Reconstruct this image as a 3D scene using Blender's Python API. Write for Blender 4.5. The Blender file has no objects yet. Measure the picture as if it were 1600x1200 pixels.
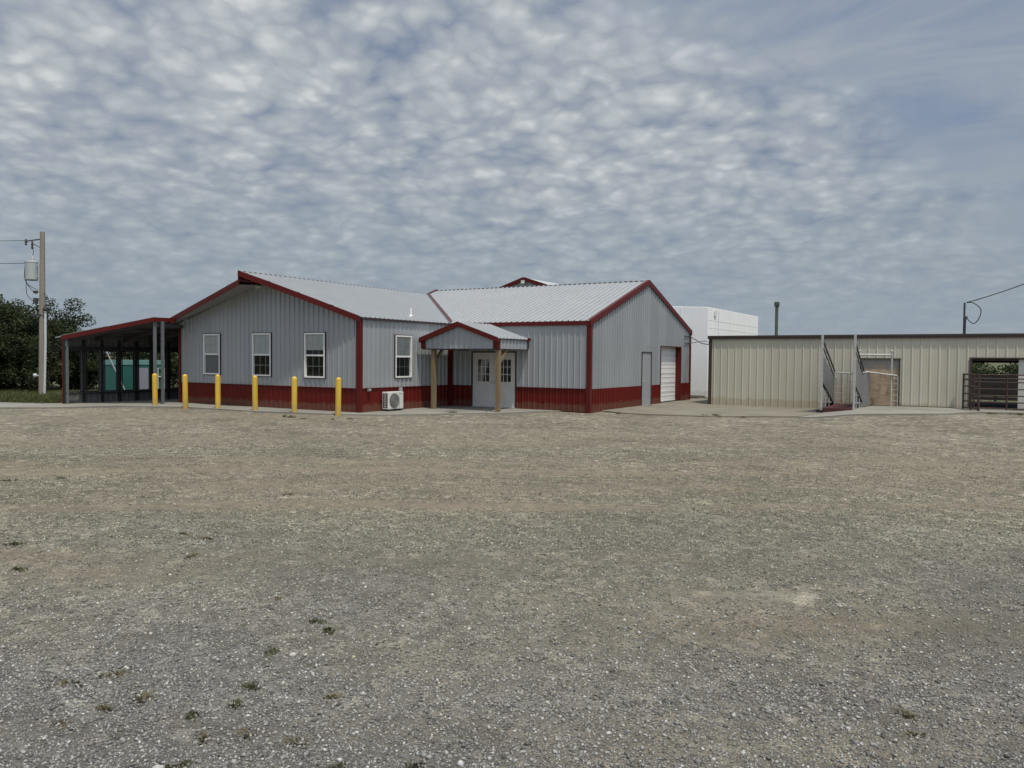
import bpy, bmesh, math, random
import numpy as np
from mathutils import Vector, Matrix, noise as mnoise

random.seed(7)
rng = np.random.default_rng(7)
S = bpy.context.scene
COL = S.collection
R = math.radians

# ------------------------------------------------------------------ materials
def nmat(name):
    m = bpy.data.materials.new(name)
    m.use_nodes = True
    nt = m.node_tree
    return m, nt, nt.nodes['Principled BSDF']

def N(nt, typ, **kw):
    n = nt.nodes.new(typ)
    for k, v in kw.items():
        if k.startswith('i_'):
            key = k[2:]
            key = int(key) if key.isdigit() else key.replace('_', ' ')
            n.inputs[key].default_value = v
        else:
            setattr(n, k, v)
    return n

def noise(nt, scale, detail=4, vec=None, rough=0.55, dist=0.0):
    n = N(nt, 'ShaderNodeTexNoise')
    n.inputs['Scale'].default_value = scale
    n.inputs['Detail'].default_value = detail
    n.inputs['Roughness'].default_value = rough
    n.inputs['Distortion'].default_value = dist
    if vec is not None:
        nt.links.new(vec, n.inputs['Vector'])
    return n.outputs['Fac']

def ramp(nt, fac, stops, interp='LINEAR'):
    r = N(nt, 'ShaderNodeValToRGB')
    r.color_ramp.interpolation = interp
    el = r.color_ramp.elements
    while len(el) < len(stops):
        el.new(0.5)
    for e, (p, c) in zip(el, stops):
        e.position = p
        e.color = (c, c, c, 1) if isinstance(c, (int, float)) else (*c, 1)
    nt.links.new(fac, r.inputs['Fac'])
    return r.outputs['Color']

def mix(nt, fac, a, b, blend='MIX'):
    m = N(nt, 'ShaderNodeMix', data_type='RGBA', blend_type=blend)
    for sock, v in ((m.inputs[0], fac), (m.inputs[6], a), (m.inputs[7], b)):
        if isinstance(v, bpy.types.NodeSocket):
            nt.links.new(v, sock)
        elif isinstance(v, (int, float)):
            sock.default_value = v if sock.type == 'VALUE' else (v, v, v, 1)
        else:
            sock.default_value = (*v, 1)
    return m.outputs[2]

def mth(nt, op, a, b=0.0, clamp=False):
    m = N(nt, 'ShaderNodeMath', operation=op, use_clamp=clamp)
    for sock, v in ((m.inputs[0], a), (m.inputs[1], b)):
        if isinstance(v, bpy.types.NodeSocket):
            nt.links.new(v, sock)
        else:
            sock.default_value = v
    return m.outputs[0]

def wpos(nt):
    return N(nt, 'ShaderNodeNewGeometry').outputs['Position']

def mapped(nt, vec, scale):
    m = N(nt, 'ShaderNodeMapping')
    m.inputs['Scale'].default_value = scale
    nt.links.new(vec, m.inputs['Vector'])
    return m.outputs['Vector']

def bump(nt, b, h, strength, dist=0.01):
    n = N(nt, 'ShaderNodeBump')
    n.inputs['Strength'].default_value = strength
    n.inputs['Distance'].default_value = dist
    nt.links.new(h, n.inputs['Height'])
    nt.links.new(n.outputs['Normal'], b.inputs['Normal'])

def metalpaint(name, col, rough=0.4, metallic=0.0, var=0.12, dirt=0.0, dirtcol=(0.16, 0.13, 0.09), spec=0.5, wave=0.15, panel=0.0):
    m, nt, b = nmat(name)
    p = wpos(nt)
    n1 = noise(nt, 0.9, 5, p)
    n2 = noise(nt, 6.0, 4, mapped(nt, p, (1, 1, 0.15)))
    f = mth(nt, 'ADD', mth(nt, 'MULTIPLY', n1, 0.6), mth(nt, 'MULTIPLY', n2, 0.4))
    lo = tuple(c * (1 - var) for c in col)
    hi = tuple(min(1, c * (1 + var)) for c in col)
    c = ramp(nt, f, [(0.3, lo), (0.7, hi)])
    if panel:      # sheets rolled from different coils differ a little in tone
        sx = N(nt, 'ShaderNodeSeparateXYZ'); nt.links.new(p, sx.inputs[0])
        ix = mth(nt, 'FLOOR', mth(nt, 'DIVIDE', mth(nt, 'ADD', sx.outputs['X'], sx.outputs['Y']), panel))
        wn = N(nt, 'ShaderNodeTexWhiteNoise', noise_dimensions='1D'); nt.links.new(ix, wn.inputs['W'])
        c = mix(nt, 1.0, c, ramp(nt, wn.outputs['Value'], [(0.0, 0.93), (1.0, 1.05)]), 'MULTIPLY')
    if dirt:
        z = N(nt, 'ShaderNodeSeparateXYZ'); nt.links.new(p, z.inputs[0])
        # splashed mud: a ragged band low on the panel
        hgt = mth(nt, 'ADD', z.outputs['Z'], mth(nt, 'MULTIPLY', noise(nt, 4.5, 7, p, 0.65), -0.42))
        d = ramp(nt, hgt, [(-0.0, dirt), (0.06, 0.0)])
        c = mix(nt, d, c, dirtcol)
    nt.links.new(c, b.inputs['Base Color'])
    b.inputs['Metallic'].default_value = metallic
    r = ramp(nt, n2, [(0.3, rough * 0.85), (0.7, rough * 1.2)])
    nt.links.new(r, b.inputs['Roughness'])
    b.inputs['Specular IOR Level'].default_value = spec
    bump(nt, b, noise(nt, 1.7, 2, p), wave, 0.02)
    return m

def plain(name, col, rough=0.6, metallic=0.0, nscale=12, var=0.15, bstr=0.1, spec=0.5):
    m, nt, b = nmat(name)
    p = wpos(nt)
    n1 = noise(nt, nscale, 5, p)
    c = ramp(nt, n1, [(0.3, tuple(x * (1 - var) for x in col)), (0.7, tuple(min(1, x * (1 + var)) for x in col))])
    nt.links.new(c, b.inputs['Base Color'])
    b.inputs['Roughness'].default_value = rough
    b.inputs['Metallic'].default_value = metallic
    b.inputs['Specular IOR Level'].default_value = spec
    if bstr:
        bump(nt, b, n1, bstr, 0.01)
    return m

def woodmat(name, col, axis_scale=(14, 14, 0.8), rough=0.8, var=0.35):
    m, nt, b = nmat(name)
    p = wpos(nt)
    q = mapped(nt, p, axis_scale)
    n1 = noise(nt, 1.2, 6, q, 0.6, 0.6)
    n2 = noise(nt, 0.7, 3, p)
    c = ramp(nt, n1, [(0.25, tuple(x * (1 - var) for x in col)), (0.75, tuple(x * (1 + var) for x in col))])
    c = mix(nt, ramp(nt, n2, [(0.35, 0.0), (0.7, 0.35)]), c, tuple(x * 0.65 for x in col))
    nt.links.new(c, b.inputs['Base Color'])
    b.inputs['Roughness'].default_value = rough
    bump(nt, b, n1, 0.4, 0.01)
    return m

def concrete(name, col, seed=0.0):
    m, nt, b = nmat(name)
    p = wpos(nt)
    a = noise(nt, 0.55 + seed, 6, p, 0.6)
    f = noise(nt, 9, 5, p)
    c = ramp(nt, a, [(0.3, tuple(x * 0.72 for x in col)), (0.55, col), (0.75, tuple(x * 1.15 for x in col))])
    c = mix(nt, ramp(nt, f, [(0.45, 0.0), (0.8, 0.45)]), c, tuple(x * 0.6 for x in col))
    g = noise(nt, 60, 3, p)
    c = mix(nt, ramp(nt, g, [(0.58, 0.0), (0.7, 0.5)]), c, (0.30, 0.27, 0.21))
    nt.links.new(c, b.inputs['Base Color'])
    b.inputs['Roughness'].default_value = 0.9
    bump(nt, b, g, 0.3, 0.004)
    return m

def plymat():
    m, nt, b = nmat('stained_plywood')
    p = wpos(nt)
    g = noise(nt, 1.2, 6, mapped(nt, p, (1.5, 3, 7)), 0.6, 0.6)
    c = ramp(nt, g, [(0.3, (0.31, 0.235, 0.16)), (0.7, (0.46, 0.36, 0.255))])
    st_ = noise(nt, 2.6, 6, mapped(nt, p, (1.2, 1, 0.55)), 0.62, 0.5)
    c = mix(nt, ramp(nt, st_, [(0.5, 0.0), (0.66, 0.75)]), c, (0.17, 0.10, 0.06))
    z = N(nt, 'ShaderNodeSeparateXYZ'); nt.links.new(p, z.inputs[0])
    wx = mth(nt, 'ADD', z.outputs['Z'], mth(nt, 'MULTIPLY', mth(nt, 'SUBTRACT', st_, 0.5), 0.9))
    c = mix(nt, ramp(nt, mth(nt, 'SUBTRACT', wx, 1.0), [(0.5, 0.0), (0.72, 0.8)]), c, (0.27, 0.265, 0.24))
    nt.links.new(c, b.inputs['Base Color']); b.inputs['Roughness'].default_value = 0.85
    bump(nt, b, g, 0.3, 0.01)
    return m
M = {}
M['siding'] = metalpaint('grey_siding_paint', (0.335, 0.35, 0.362), 0.34, 0.25, 0.06, 0.0, wave=0.06, panel=0.95)
M['roof'] = metalpaint('bare_galvalume_roof', (0.43, 0.44, 0.44), 0.36, 0.45, 0.05, wave=0.08)
M['red'] = metalpaint('barn_red_paint', (0.105, 0.0085, 0.0055), 0.5, 0.0, 0.15, 0.3, spec=0.2)
M['redtrim'] = metalpaint('barn_red_trim', (0.090, 0.0085, 0.0065), 0.45, 0.0, 0.1, spec=0.25)
M['valley'] = metalpaint('weathered_red_flashing', (0.085, 0.03, 0.03), 0.45, 0.0, 0.15)
M['darktrim'] = plain('dark_trim', (0.035, 0.02, 0.022), 0.5)
M['soffit'] = metalpaint('soffit_white', (0.24, 0.245, 0.245), 0.5, 0.0, 0.05)
M['beige'] = metalpaint('beige_siding_paint', (0.49, 0.465, 0.375), 0.5, 0.0, 0.05, 0.5, (0.33, 0.26, 0.16), spec=0.35, panel=0.9225)
M['brown'] = metalpaint('dark_brown_trim', (0.045, 0.030, 0.024), 0.5, 0.0, 0.12)
M['vinyl'] = plain('white_vinyl', (0.72, 0.72, 0.70), 0.4, 0, 5, 0.03, 0.0)
M['blind'] = plain('white_blind', (0.85, 0.85, 0.80), 0.8, 0, 5, 0.04, 0.0)
M['screen'] = plain('grey_insect_screen', (0.12, 0.125, 0.125), 0.9, 0, 60, 0.1, 0.0)
M['doorwhite'] = plain('white_door_paint', (0.62, 0.61, 0.585), 0.4, 0, 3, 0.05, 0.03)
M['boxwhite'] = metalpaint('white_insulated_panel', (0.86, 0.85, 0.835), 0.5, 0.0, 0.035, 0.35, (0.45, 0.40, 0.33), wave=0.05)
M['seam'] = plain('panel_seam', (0.66, 0.655, 0.64), 0.6)
M['yellow'] = metalpaint('yellow_plastic_sleeve', (0.56, 0.37, 0.045), 0.42, 0, 0.2, 0.35, (0.30, 0.24, 0.14), wave=0.03)
M['post'] = woodmat('treated_pine', (0.20, 0.145, 0.082), var=0.42)
M['polewood'] = woodmat('weathered_pole_wood', (0.25, 0.225, 0.19), (18, 18, 0.5), 0.9, 0.3)
M['plywood'] = plymat()
M['whiteply'] = plain('white_sliding_door', (0.55, 0.53, 0.49), 0.7, 0, 3, 0.08)
M['steel'] = plain('galvanised_steel', (0.42, 0.42, 0.40), 0.55, 0.15, 8, 0.15, 0.05)
M['steelplate'] = plain('galvanised_plate', (0.22, 0.23, 0.235), 0.5, 0.35, 4, 0.15, 0.05)
M['darksteel'] = plain('dark_steel', (0.06, 0.06, 0.062), 0.55, 0.2)
M['rust'] = plain('rust_red_pipe', (0.052, 0.029, 0.024), 0.6, 0.1, 20, 0.3)
M['deckred'] = plain('dark_red_deck', (0.065, 0.013, 0.014), 0.7, 0, 8, 0.25)
M['black'] = plain('black_rubber', (0.012, 0.012, 0.013), 0.6)
M['ac'] = plain('ac_white', (0.60, 0.60, 0.56), 0.45, 0, 4, 0.05, 0.0)
M['acgrey'] = plain('ac_grille_grey', (0.07, 0.07, 0.07), 0.5, 0, 10, 0.05, 0)
M['acgrille'] = plain('ac_fan_guard', (0.26, 0.26, 0.25), 0.5, 0, 10, 0.05, 0)
M['teal'] = metalpaint('teal_box_paint', (0.028, 0.12, 0.10), 0.5, 0, 0.1)
M['teallight'] = metalpaint('pale_teal_band', (0.15, 0.30, 0.28), 0.5, 0, 0.1)
M['palegrey'] = metalpaint('pale_grey_door', (0.28, 0.28, 0.34), 0.5, 0, 0.06)
M['transformer'] = plain('transformer_grey', (0.36, 0.39, 0.385), 0.45, 0, 4, 0.06, 0)
M['pvc'] = plain('pale_pvc_conduit', (0.52, 0.53, 0.54), 0.5, 0, 6, 0.06, 0)
M['slab'] = concrete('slab_concrete', (0.225, 0.212, 0.182))
M['slabtan'] = concrete('dusty_concrete', (0.18, 0.162, 0.124), 0.1)
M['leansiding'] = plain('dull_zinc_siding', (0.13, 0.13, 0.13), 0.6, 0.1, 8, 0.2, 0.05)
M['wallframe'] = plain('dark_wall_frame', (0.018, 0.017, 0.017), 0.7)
M['shade_sheet'] = plain('underside_shade_sheet', (0.075, 0.075, 0.075), 0.7, 0.0, 6, 0.2)  # dark tone puts the shade under the lean-to roof into the colour
M['shadepost'] = plain('shade_darkened_post', (0.14, 0.145, 0.15), 0.5, 0.1, 8, 0.15, 0.05)  # grey darkened so the lean-to posts carry their shade in the colour
M['interior'] = plain('dim_interior', (0.10, 0.10, 0.10), 0.9)
M['boards'] = woodmat('dark_fence_boards', (0.026, 0.020, 0.018), (2, 6, 10), 0.9)
M['bark'] = woodmat('bark', (0.10, 0.08, 0.06), (8, 8, 1.5), 0.95)
M['lens'] = plain('pale_lamp_lens', (0.55, 0.55, 0.52), 0.3, 0, 5, 0.05, 0)

def glassmat():
    m = bpy.data.materials.new('window_glass'); m.use_nodes = True
    nt = m.node_tree; nt.nodes.clear()
    out = N(nt, 'ShaderNodeOutputMaterial')
    tr = N(nt, 'ShaderNodeBsdfTransparent'); tr.inputs[0].default_value = (0.90, 0.92, 0.92, 1)
    gl = N(nt, 'ShaderNodeBsdfGlossy'); gl.inputs['Roughness'].default_value = 0.02
    fr = N(nt, 'ShaderNodeFresnel'); fr.inputs['IOR'].default_value = 1.5
    mx = N(nt, 'ShaderNodeMixShader')
    nt.links.new(fr.outputs[0], mx.inputs[0]); nt.links.new(tr.outputs[0], mx.inputs[1]); nt.links.new(gl.outputs[0], mx.inputs[2])
    nt.links.new(mx.outputs[0], out.inputs[0])
    return m
M['glass'] = glassmat()

def leafmat(name, dark, light):
    m, nt, b = nmat(name)
    p = wpos(nt)
    c = ramp(nt, noise(nt, 1.3, 4, p), [(0.3, dark), (0.7, light)])
    c = mix(nt, ramp(nt, noise(nt, 14, 2, p), [(0.4, 0.0), (0.7, 0.45)]), c, tuple(x * 1.5 for x in light))
    nt.links.new(c, b.inputs['Base Color'])
    b.inputs['Roughness'].default_value = 0.65
    b.inputs['Specular IOR Level'].default_value = 0.25
    tl = N(nt, 'ShaderNodeBsdfTranslucent'); nt.links.new(c, tl.inputs[0])
    mx = N(nt, 'ShaderNodeMixShader'); mx.inputs[0].default_value = 0.22
    out = nt.nodes['Material Output']
    nt.links.new(b.outputs[0], mx.inputs[1]); nt.links.new(tl.outputs[0], mx.inputs[2]); nt.links.new(mx.outputs[0], out.inputs[0])
    return m
M['leaf'] = leafmat('broad_leaf', (0.014, 0.022, 0.008), (0.040, 0.052, 0.018))
M['leafdark'] = leafmat('cedar_leaf', (0.012, 0.020, 0.010), (0.028, 0.042, 0.018))
M['grassblade'] = leafmat('grass_blade', (0.05, 0.06, 0.018), (0.10, 0.105, 0.035))
M['weedgreen'] = leafmat('weed_green', (0.055, 0.060, 0.032), (0.11, 0.11, 0.06))
M['weeddry'] = leafmat('weed_dry', (0.085, 0.07, 0.04), (0.15, 0.125, 0.07))

def gravelmat():
    m, nt, b = nmat('limestone_gravel')
    p = wpos(nt)
    sx = N(nt, 'ShaderNodeSeparateXYZ'); nt.links.new(p, sx.inputs[0])
    # stones: two sizes of cells
    def cells(scale):
        v = N(nt, 'ShaderNodeTexVoronoi'); v.inputs['Scale'].default_value = scale
        v.inputs['Randomness'].default_value = 1.0
        nt.links.new(p, v.inputs['Vector'])
        return v
    v1, v2, v3 = cells(26), cells(58), cells(120)
    def val(v):
        h = N(nt, 'ShaderNodeSeparateColor'); nt.links.new(v.outputs['Color'], h.inputs[0])
        return h.outputs[0]
    big = noise(nt, 0.22, 5, p, 0.6, 0.5)
    mid = noise(nt, 0.45, 5, mapped(nt, p, (0.7, 1.2, 1)), 0.5)
    fine = noise(nt, 7.0, 4, p, 0.6)
    # fresh grey rock lies nearer the camera, tan dusty rock farther out: y - 0.45 x grows towards the building
    far = mth(nt, 'ADD', sx.outputs['Y'], mth(nt, 'MULTIPLY', sx.outputs['X'], -0.62))
    far = mth(nt, 'ADD', far, mth(nt, 'MULTIPLY', mth(nt, 'SUBTRACT', big, 0.5), 22))
    far = mth(nt, 'ADD', far, mth(nt, 'MULTIPLY', mth(nt, 'SUBTRACT', mid, 0.5), 6))
    N_ = N(nt, 'ShaderNodeMapRange'); N_.inputs['From Min'].default_value = -26.0; N_.inputs['From Max'].default_value = -18.5
    nt.links.new(far, N_.inputs['Value'])
    tanfac = N_.outputs[0]
    grey = ramp(nt, mid, [(0.3, (0.138, 0.134, 0.121)), (0.5, (0.174, 0.169, 0.153)), (0.72, (0.22, 0.214, 0.194))])
    tan = ramp(nt, mid, [(0.3, (0.162, 0.145, 0.110)), (0.5, (0.212, 0.190, 0.145)), (0.72, (0.268, 0.242, 0.186))])
    base = mix(nt, tanfac, grey, tan)
    # compacted brown fines where traffic swept the stones away
    wa = N(nt, 'ShaderNodeAttribute', attribute_name='wear')
    ws = N(nt, 'ShaderNodeSeparateColor'); nt.links.new(wa.outputs['Color'], ws.inputs[0])
    wr = mth(nt, 'ADD', ws.outputs[0], mth(nt, 'MULTIPLY', mth(nt, 'SUBTRACT', fine, 0.5), 0.22))
    fines = ramp(nt, wr, [(0.30, 0.0), (0.55, 0.5), (0.85, 1.0)])
    finecol = mix(nt, tanfac, (0.130, 0.118, 0.094), (0.222, 0.190, 0.140))
    finecol = mix(nt, ramp(nt, big, [(0.45, 0.0), (0.7, 0.25)]), finecol, (0.150, 0.120, 0.086))
    base = mix(nt, fines, base, finecol)
    pp = mth(nt, 'ADD', ws.outputs[1], mth(nt, 'MULTIPLY', mth(nt, 'SUBTRACT', fine, 0.5), 0.7))
    pale = ramp(nt, pp, [(0.38, 0.0), (0.9, 0.6)])
    base = mix(nt, pale, base, (0.32, 0.295, 0.235))
    # per-stone value
    s1 = ramp(nt, val(v1), [(0.0, 0.55), (0.6, 0.95), (0.93, 1.35), (1.0, 2.2)])
    s2 = ramp(nt, val(v2), [(0.0, 0.45), (0.6, 0.95), (0.92, 1.5), (1.0, 2.3)])
    s3 = ramp(nt, val(v3), [(0.0, 0.6), (0.7, 1.0), (1.0, 1.7)])
    k = mix(nt, 0.5, s1, s2)
    k = mix(nt, 0.35, k, s3)
    v0 = cells(9)
    s0 = ramp(nt, val(v0), [(0.0, 0.45), (0.5, 0.95), (0.85, 1.3), (1.0, 2.0)])
    k = mix(nt, 1.0, k, mix(nt, 0.65, 1.0, s0), 'MULTIPLY')
    v00 = cells(4.2)
    s00 = ramp(nt, val(v00), [(0.0, 0.82), (0.5, 0.97), (0.9, 1.12), (1.0, 1.3)])
    k = mix(nt, 1.0, k, mix(nt, mth(nt, 'MULTIPLY', tanfac, 0.8), 1.0, s00), 'MULTIPLY')
    k = mix(nt, mth(nt, 'MULTIPLY', fines, 0.6), k, 1.0)
    c = mix(nt, 1.0, base, k, 'MULTIPLY')
    c = mix(nt, ramp(nt, fine, [(0.3, 0.12), (0.5, 0.0)]), c, (0.07, 0.062, 0.052))
    nt.links.new(c, b.inputs['Base Color'])
    b.inputs['Roughness'].default_value = 0.92
    b.inputs['Specular IOR Level'].default_value = 0.2
    h = mth(nt, 'ADD', mth(nt, 'MULTIPLY', v1.outputs['Distance'], -0.6), mth(nt, 'MULTIPLY', v2.outputs['Distance'], -0.5))
    h = mth(nt, 'ADD', h, mth(nt, 'MULTIPLY', fine, 0.5))
    bump(nt, b, h, 0.9, 0.035)
    return m
M['gravel'] = gravelmat()

def stonemat():
    m, nt, b = nmat('loose_stone')
    a = N(nt, 'ShaderNodeAttribute', attribute_name='tint')
    n1 = noise(nt, 90, 3, wpos(nt))
    c = mix(nt, 1.0, a.outputs['Color'], ramp(nt, n1, [(0.3, 0.75), (0.7, 1.2)]), 'MULTIPLY')
    nt.links.new(c, b.inputs['Base Color'])
    b.inputs['Roughness'].default_value = 0.9
    b.inputs['Specular IOR Level'].default_value = 0.25
    return m
M['stone'] = stonemat()

def grassmat():
    m, nt, b = nmat('pasture')
    p = wpos(nt)
    n1 = noise(nt, 0.05, 6, p, 0.6)
    n2 = noise(nt, 2.5, 5, p)
    c = ramp(nt, n1, [(0.3, (0.052, 0.062, 0.022)), (0.6, (0.095, 0.095, 0.04)), (0.75, (0.16, 0.14, 0.085))])
    c = mix(nt, ramp(nt, n2, [(0.35, 0.35), (0.65, 0.0)]), c, (0.035, 0.042, 0.016))
    nt.links.new(c, b.inputs['Base Color'])
    b.inputs['Roughness'].default_value = 0.95
    bump(nt, b, n2, 0.5, 0.05)
    return m
M['pasture'] = grassmat()

# ------------------------------------------------------------------ mesh helpers
class MB:
    def __init__(s):
        s.v = []; s.f = []; s.mi = []
        s.cur = 0
    def quad(s, a, b, c, d):
        i = len(s.v); s.v += [tuple(a), tuple(b), tuple(c), tuple(d)]; s.f.append((i, i+1, i+2, i+3)); s.mi.append(s.cur); return s
    def poly(s, pts):
        i = len(s.v); s.v += [tuple(p) for p in pts]; s.f.append(tuple(range(i, i+len(pts)))); s.mi.append(s.cur); return s
    def box(s, x0, x1, y0, y1, z0, z1, bev=0.0):
        return s.hexa([(x0,y0,z0),(x1,y0,z0),(x1,y1,z0),(x0,y1,z0)], [(x0,y0,z1),(x1,y0,z1),(x1,y1,z1),(x0,y1,z1)])
    def hexa(s, lo, hi):
        i = len(s.v); n = len(lo)
        s.v += [tuple(p) for p in lo] + [tuple(p) for p in hi]
        s.f.append(tuple(range(i+n-1, i-1, -1))); s.mi.append(s.cur)
        s.f.append(tuple(range(i+n, i+2*n))); s.mi.append(s.cur)
        for k in range(n):
            l = (k+1) % n
            s.f.append((i+k, i+l, i+n+l, i+n+k)); s.mi.append(s.cur)
        return s
    def bar(s, a, b, w, h, up=(0, 0, 1)):
        a = Vector(a); b = Vector(b); d = (b-a).normalized(); up = Vector(up)
        if abs(d.dot(up)) > 0.98: up = Vector((0, 1, 0))
        r = d.cross(up).normalized(); u = r.cross(d)
        q = [(-w/2, -h/2), (w/2, -h/2), (w/2, h/2), (-w/2, h/2)]
        return s.hexa([a + r*x + u*y for x, y in q], [b + r*x + u*y for x, y in q])
    def tube(s, pts, r, n=10, caps=True):
        pts = [Vector(p) for p in pts]
        rs = r if isinstance(r, (list, tuple)) else [r]*len(pts)
        rings = []
        ref = None
        for k, p in enumerate(pts):
            d = (pts[min(k+1, len(pts)-1)] - pts[max(k-1, 0)]).normalized()
            if ref is None:
                ref = Vector((0, 0, 1)) if abs(d.z) < 0.9 else Vector((1, 0, 0))
            u = (ref - d*ref.dot(d)).normalized(); ref = u
            w = d.cross(u)
            i = len(s.v)
            s.v += [tuple(p + (u*math.cos(2*math.pi*q/n) + w*math.sin(2*math.pi*q/n))*rs[k]) for q in range(n)]
            rings.append(i)
        for a, b in zip(rings, rings[1:]):
            for q in range(n):
                l = (q+1) % n
                s.f.append((a+q, a+l, b+l, b+q)); s.mi.append(s.cur)
        if caps:
            s.f.append(tuple(rings[0]+q for q in range(n-1, -1, -1))); s.mi.append(s.cur)
            s.f.append(tuple(rings[-1]+q for q in range(n))); s.mi.append(s.cur)
        return s
    def lathe(s, prof, c=(0, 0, 0), n=24, axis='z'):
        rings = []
        for r, z in prof:
            i = len(s.v)
            for q in range(n):
                a = 2*math.pi*q/n
                x, y = r*math.cos(a), r*math.sin(a)
                p = (x, y, z) if axis == 'z' else ((z, x, y) if axis == 'x' else (x, z, y))
                s.v.append((c[0]+p[0], c[1]+p[1], c[2]+p[2]))
            rings.append(i)
        for a, b in zip(rings, rings[1:]):
            for q in range(n):
                l = (q+1) % n
                s.f.append((a+q, a+l, b+l, b+q)); s.mi.append(s.cur)
        s.f.append(tuple(rings[0]+q for q in range(n-1, -1, -1))); s.mi.append(s.cur)
        s.f.append(tuple(rings[-1]+q for q in range(n))); s.mi.append(s.cur)
        return s
    def build(s, name, mat, parent=None, origin=None, smooth=None, bevel=0.0):
        me = bpy.data.meshes.new(name)
        o3 = Vector(origin) if origin is not None else (base_of(parent) if parent else Vector((0, 0, 0)))
        me.from_pydata([(x-o3.x, y-o3.y, z-o3.z) for x, y, z in s.v], [], s.f)
        for m in (mat if isinstance(mat, (list, tuple)) else [mat]):
            me.materials.append(m)
        if any(s.mi):
            me.polygons.foreach_set('material_index', s.mi)
        me.update()
        if smooth is not None:
            me.polygons.foreach_set('use_smooth', [True]*len(me.polygons))
            me.set_sharp_from_angle(angle=R(smooth))
        o = bpy.data.objects.new(name, me); COL.objects.link(o)
        if bevel:
            bm = bmesh.new(); bm.from_mesh(me)
            bmesh.ops.remove_doubles(bm, verts=bm.verts, dist=1e-5)
            bmesh.ops.bevel(bm, geom=list(bm.edges), offset=bevel, segments=2, affect='EDGES', profile=0.6)
            bm.to_mesh(me); bm.free()
        if parent is not None:
            o.parent = parent
            BASE[o.name] = o3
        else:
            o.location = o3
            BASE[o.name] = o3
        return o

BASE = {}
def base_of(o):
    return BASE[o.name]

def thing(name, loc, label, cat, group=None):
    o = bpy.data.objects.new(name, None); COL.objects.link(o)
    o.location = loc; o.empty_display_size = 0.3
    BASE[o.name] = Vector(loc)
    tag(o, label, cat, group)
    return o
def tag(o, label, cat=None, group=None, kind=None):
    if label: o['label'] = label
    if cat: o['category'] = cat
    if group: o['group'] = group
    if kind: o['kind'] = kind
    return o

def lin(pts):
    xs = [p[0] for p in pts]; ys = [p[1] for p in pts]
    return lambda s: float(np.interp(s, xs, ys))

def sheet(mb, O, Sv, Tv, Nv, s0, s1, lo, hi, pitch=0.2375, h=0.025, w=0.040, top=0.011, minor=0.003, phase=0.0, holes=(), brk=()):
    """ribbed metal sheet in the plane O + s*S + t*T, ribs standing out along N"""
    O, Sv, Tv, Nv = map(Vector, (O, Sv, Tv, Nv))
    prof = [(0, h), (top, h), (w, 0)]
    for c in (pitch/3, 2*pitch/3):
        if minor: prof += [(c-0.012, 0), (c-0.005, minor), (c+0.005, minor), (c+0.012, 0)]
    prof += [(pitch-w, 0), (pitch-top, h), (pitch, h)]
    px = [p[0] for p in prof]; py = [p[1] for p in prof]
    off = lambda s: float(np.interp((s-phase) % pitch, px, py))
    lo = lo if callable(lo) else (lambda s, c=lo: c)
    hi = hi if callable(hi) else (lambda s, c=hi: c)
    bs = {round(s0, 5), round(s1, 5)}
    k = math.floor((s0-phase)/pitch)
    while phase + k*pitch < s1:
        for a in px[:-1]:
            q = phase + k*pitch + a
            if s0 < q < s1: bs.add(round(q, 5))
        k += 1
    for a, b, _, _ in holes:
        for q in (a, b):
            if s0 < q < s1: bs.add(round(q, 5))
    for q in brk:
        if s0 < q < s1: bs.add(round(q, 5))
    bs = sorted(bs)
    bs = [b for i, b in enumerate(bs) if i == 0 or b - bs[i-1] > 2e-4]
    P = lambda s, t, o: O + Sv*s + Tv*t + Nv*o
    for a, b in zip(bs, bs[1:]):
        e = 1e-6
        la, lb, ha, hb = lo(a+e), lo(b-e), hi(a+e), hi(b-e)
        if ha <= la and hb <= lb: continue
        ha = max(ha, la); hb = max(hb, lb)
        oa, ob = off(a+e), off(b-e)
        if b == bs[-1] and abs(off(b)-ob) > 1e-3: ob = off(b-e)
        mid = (a+b)/2
        hs = sorted([(c, d) for (p, q, c, d) in holes if p <= mid <= q])
        cur_a, cur_b = la, lb
        for c, d in hs:
            if c > max(cur_a, cur_b):
                mb.quad(P(a, cur_a, oa), P(b, cur_b, ob), P(b, c, ob), P(a, c, oa))
            cur_a = max(cur_a, d); cur_b = max(cur_b, d)
        if ha > cur_a or hb > cur_b:
            mb.quad(P(a, cur_a, oa), P(b, cur_b, ob), P(b, max(hb, cur_b), ob), P(a, max(ha, cur_a), oa))
    return mb

# ------------------------------------------------------------------ ground heights
def ss(a, b, x):
    t = min(1, max(0, (x-a)/(b-a))); return t*t*(3-2*t)
def slab_z(x, y):
    left = -0.085*ss(-9.0, -13.2, x) if x < -9 else 0.0
    rt = 0.0
    if x > 6.2:
        rt = -0.06*ss(6.2, 8.0, x)
        rt += (0.21*ss(12.4, 14.6, x)) * ss(4, 10, y)
    return -0.008 + left + rt
def grav_z(x, y):
    n = mnoise.noise(Vector((x*0.35, y*0.35, 0)))*0.018 + mnoise.noise(Vector((x*1.3, y*1.3, 3)))*0.007
    near = ss(25, 6, math.hypot(x-4, y-3))
    return slab_z(x, y) - 0.042 + n - 0.03*(1-near)

D1, W2, D2 = 5.21, 6.07, 11.0
YB = D1 + D2
EZ = 3.2

# ================================================================== MAIN BUILDING
bld = thing('metal_building', (-2.0, 5.0, 0), 'grey ribbed metal building with barn-red wainscot and trim, open porch at its left end', 'building')
HB = 0.80
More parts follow.
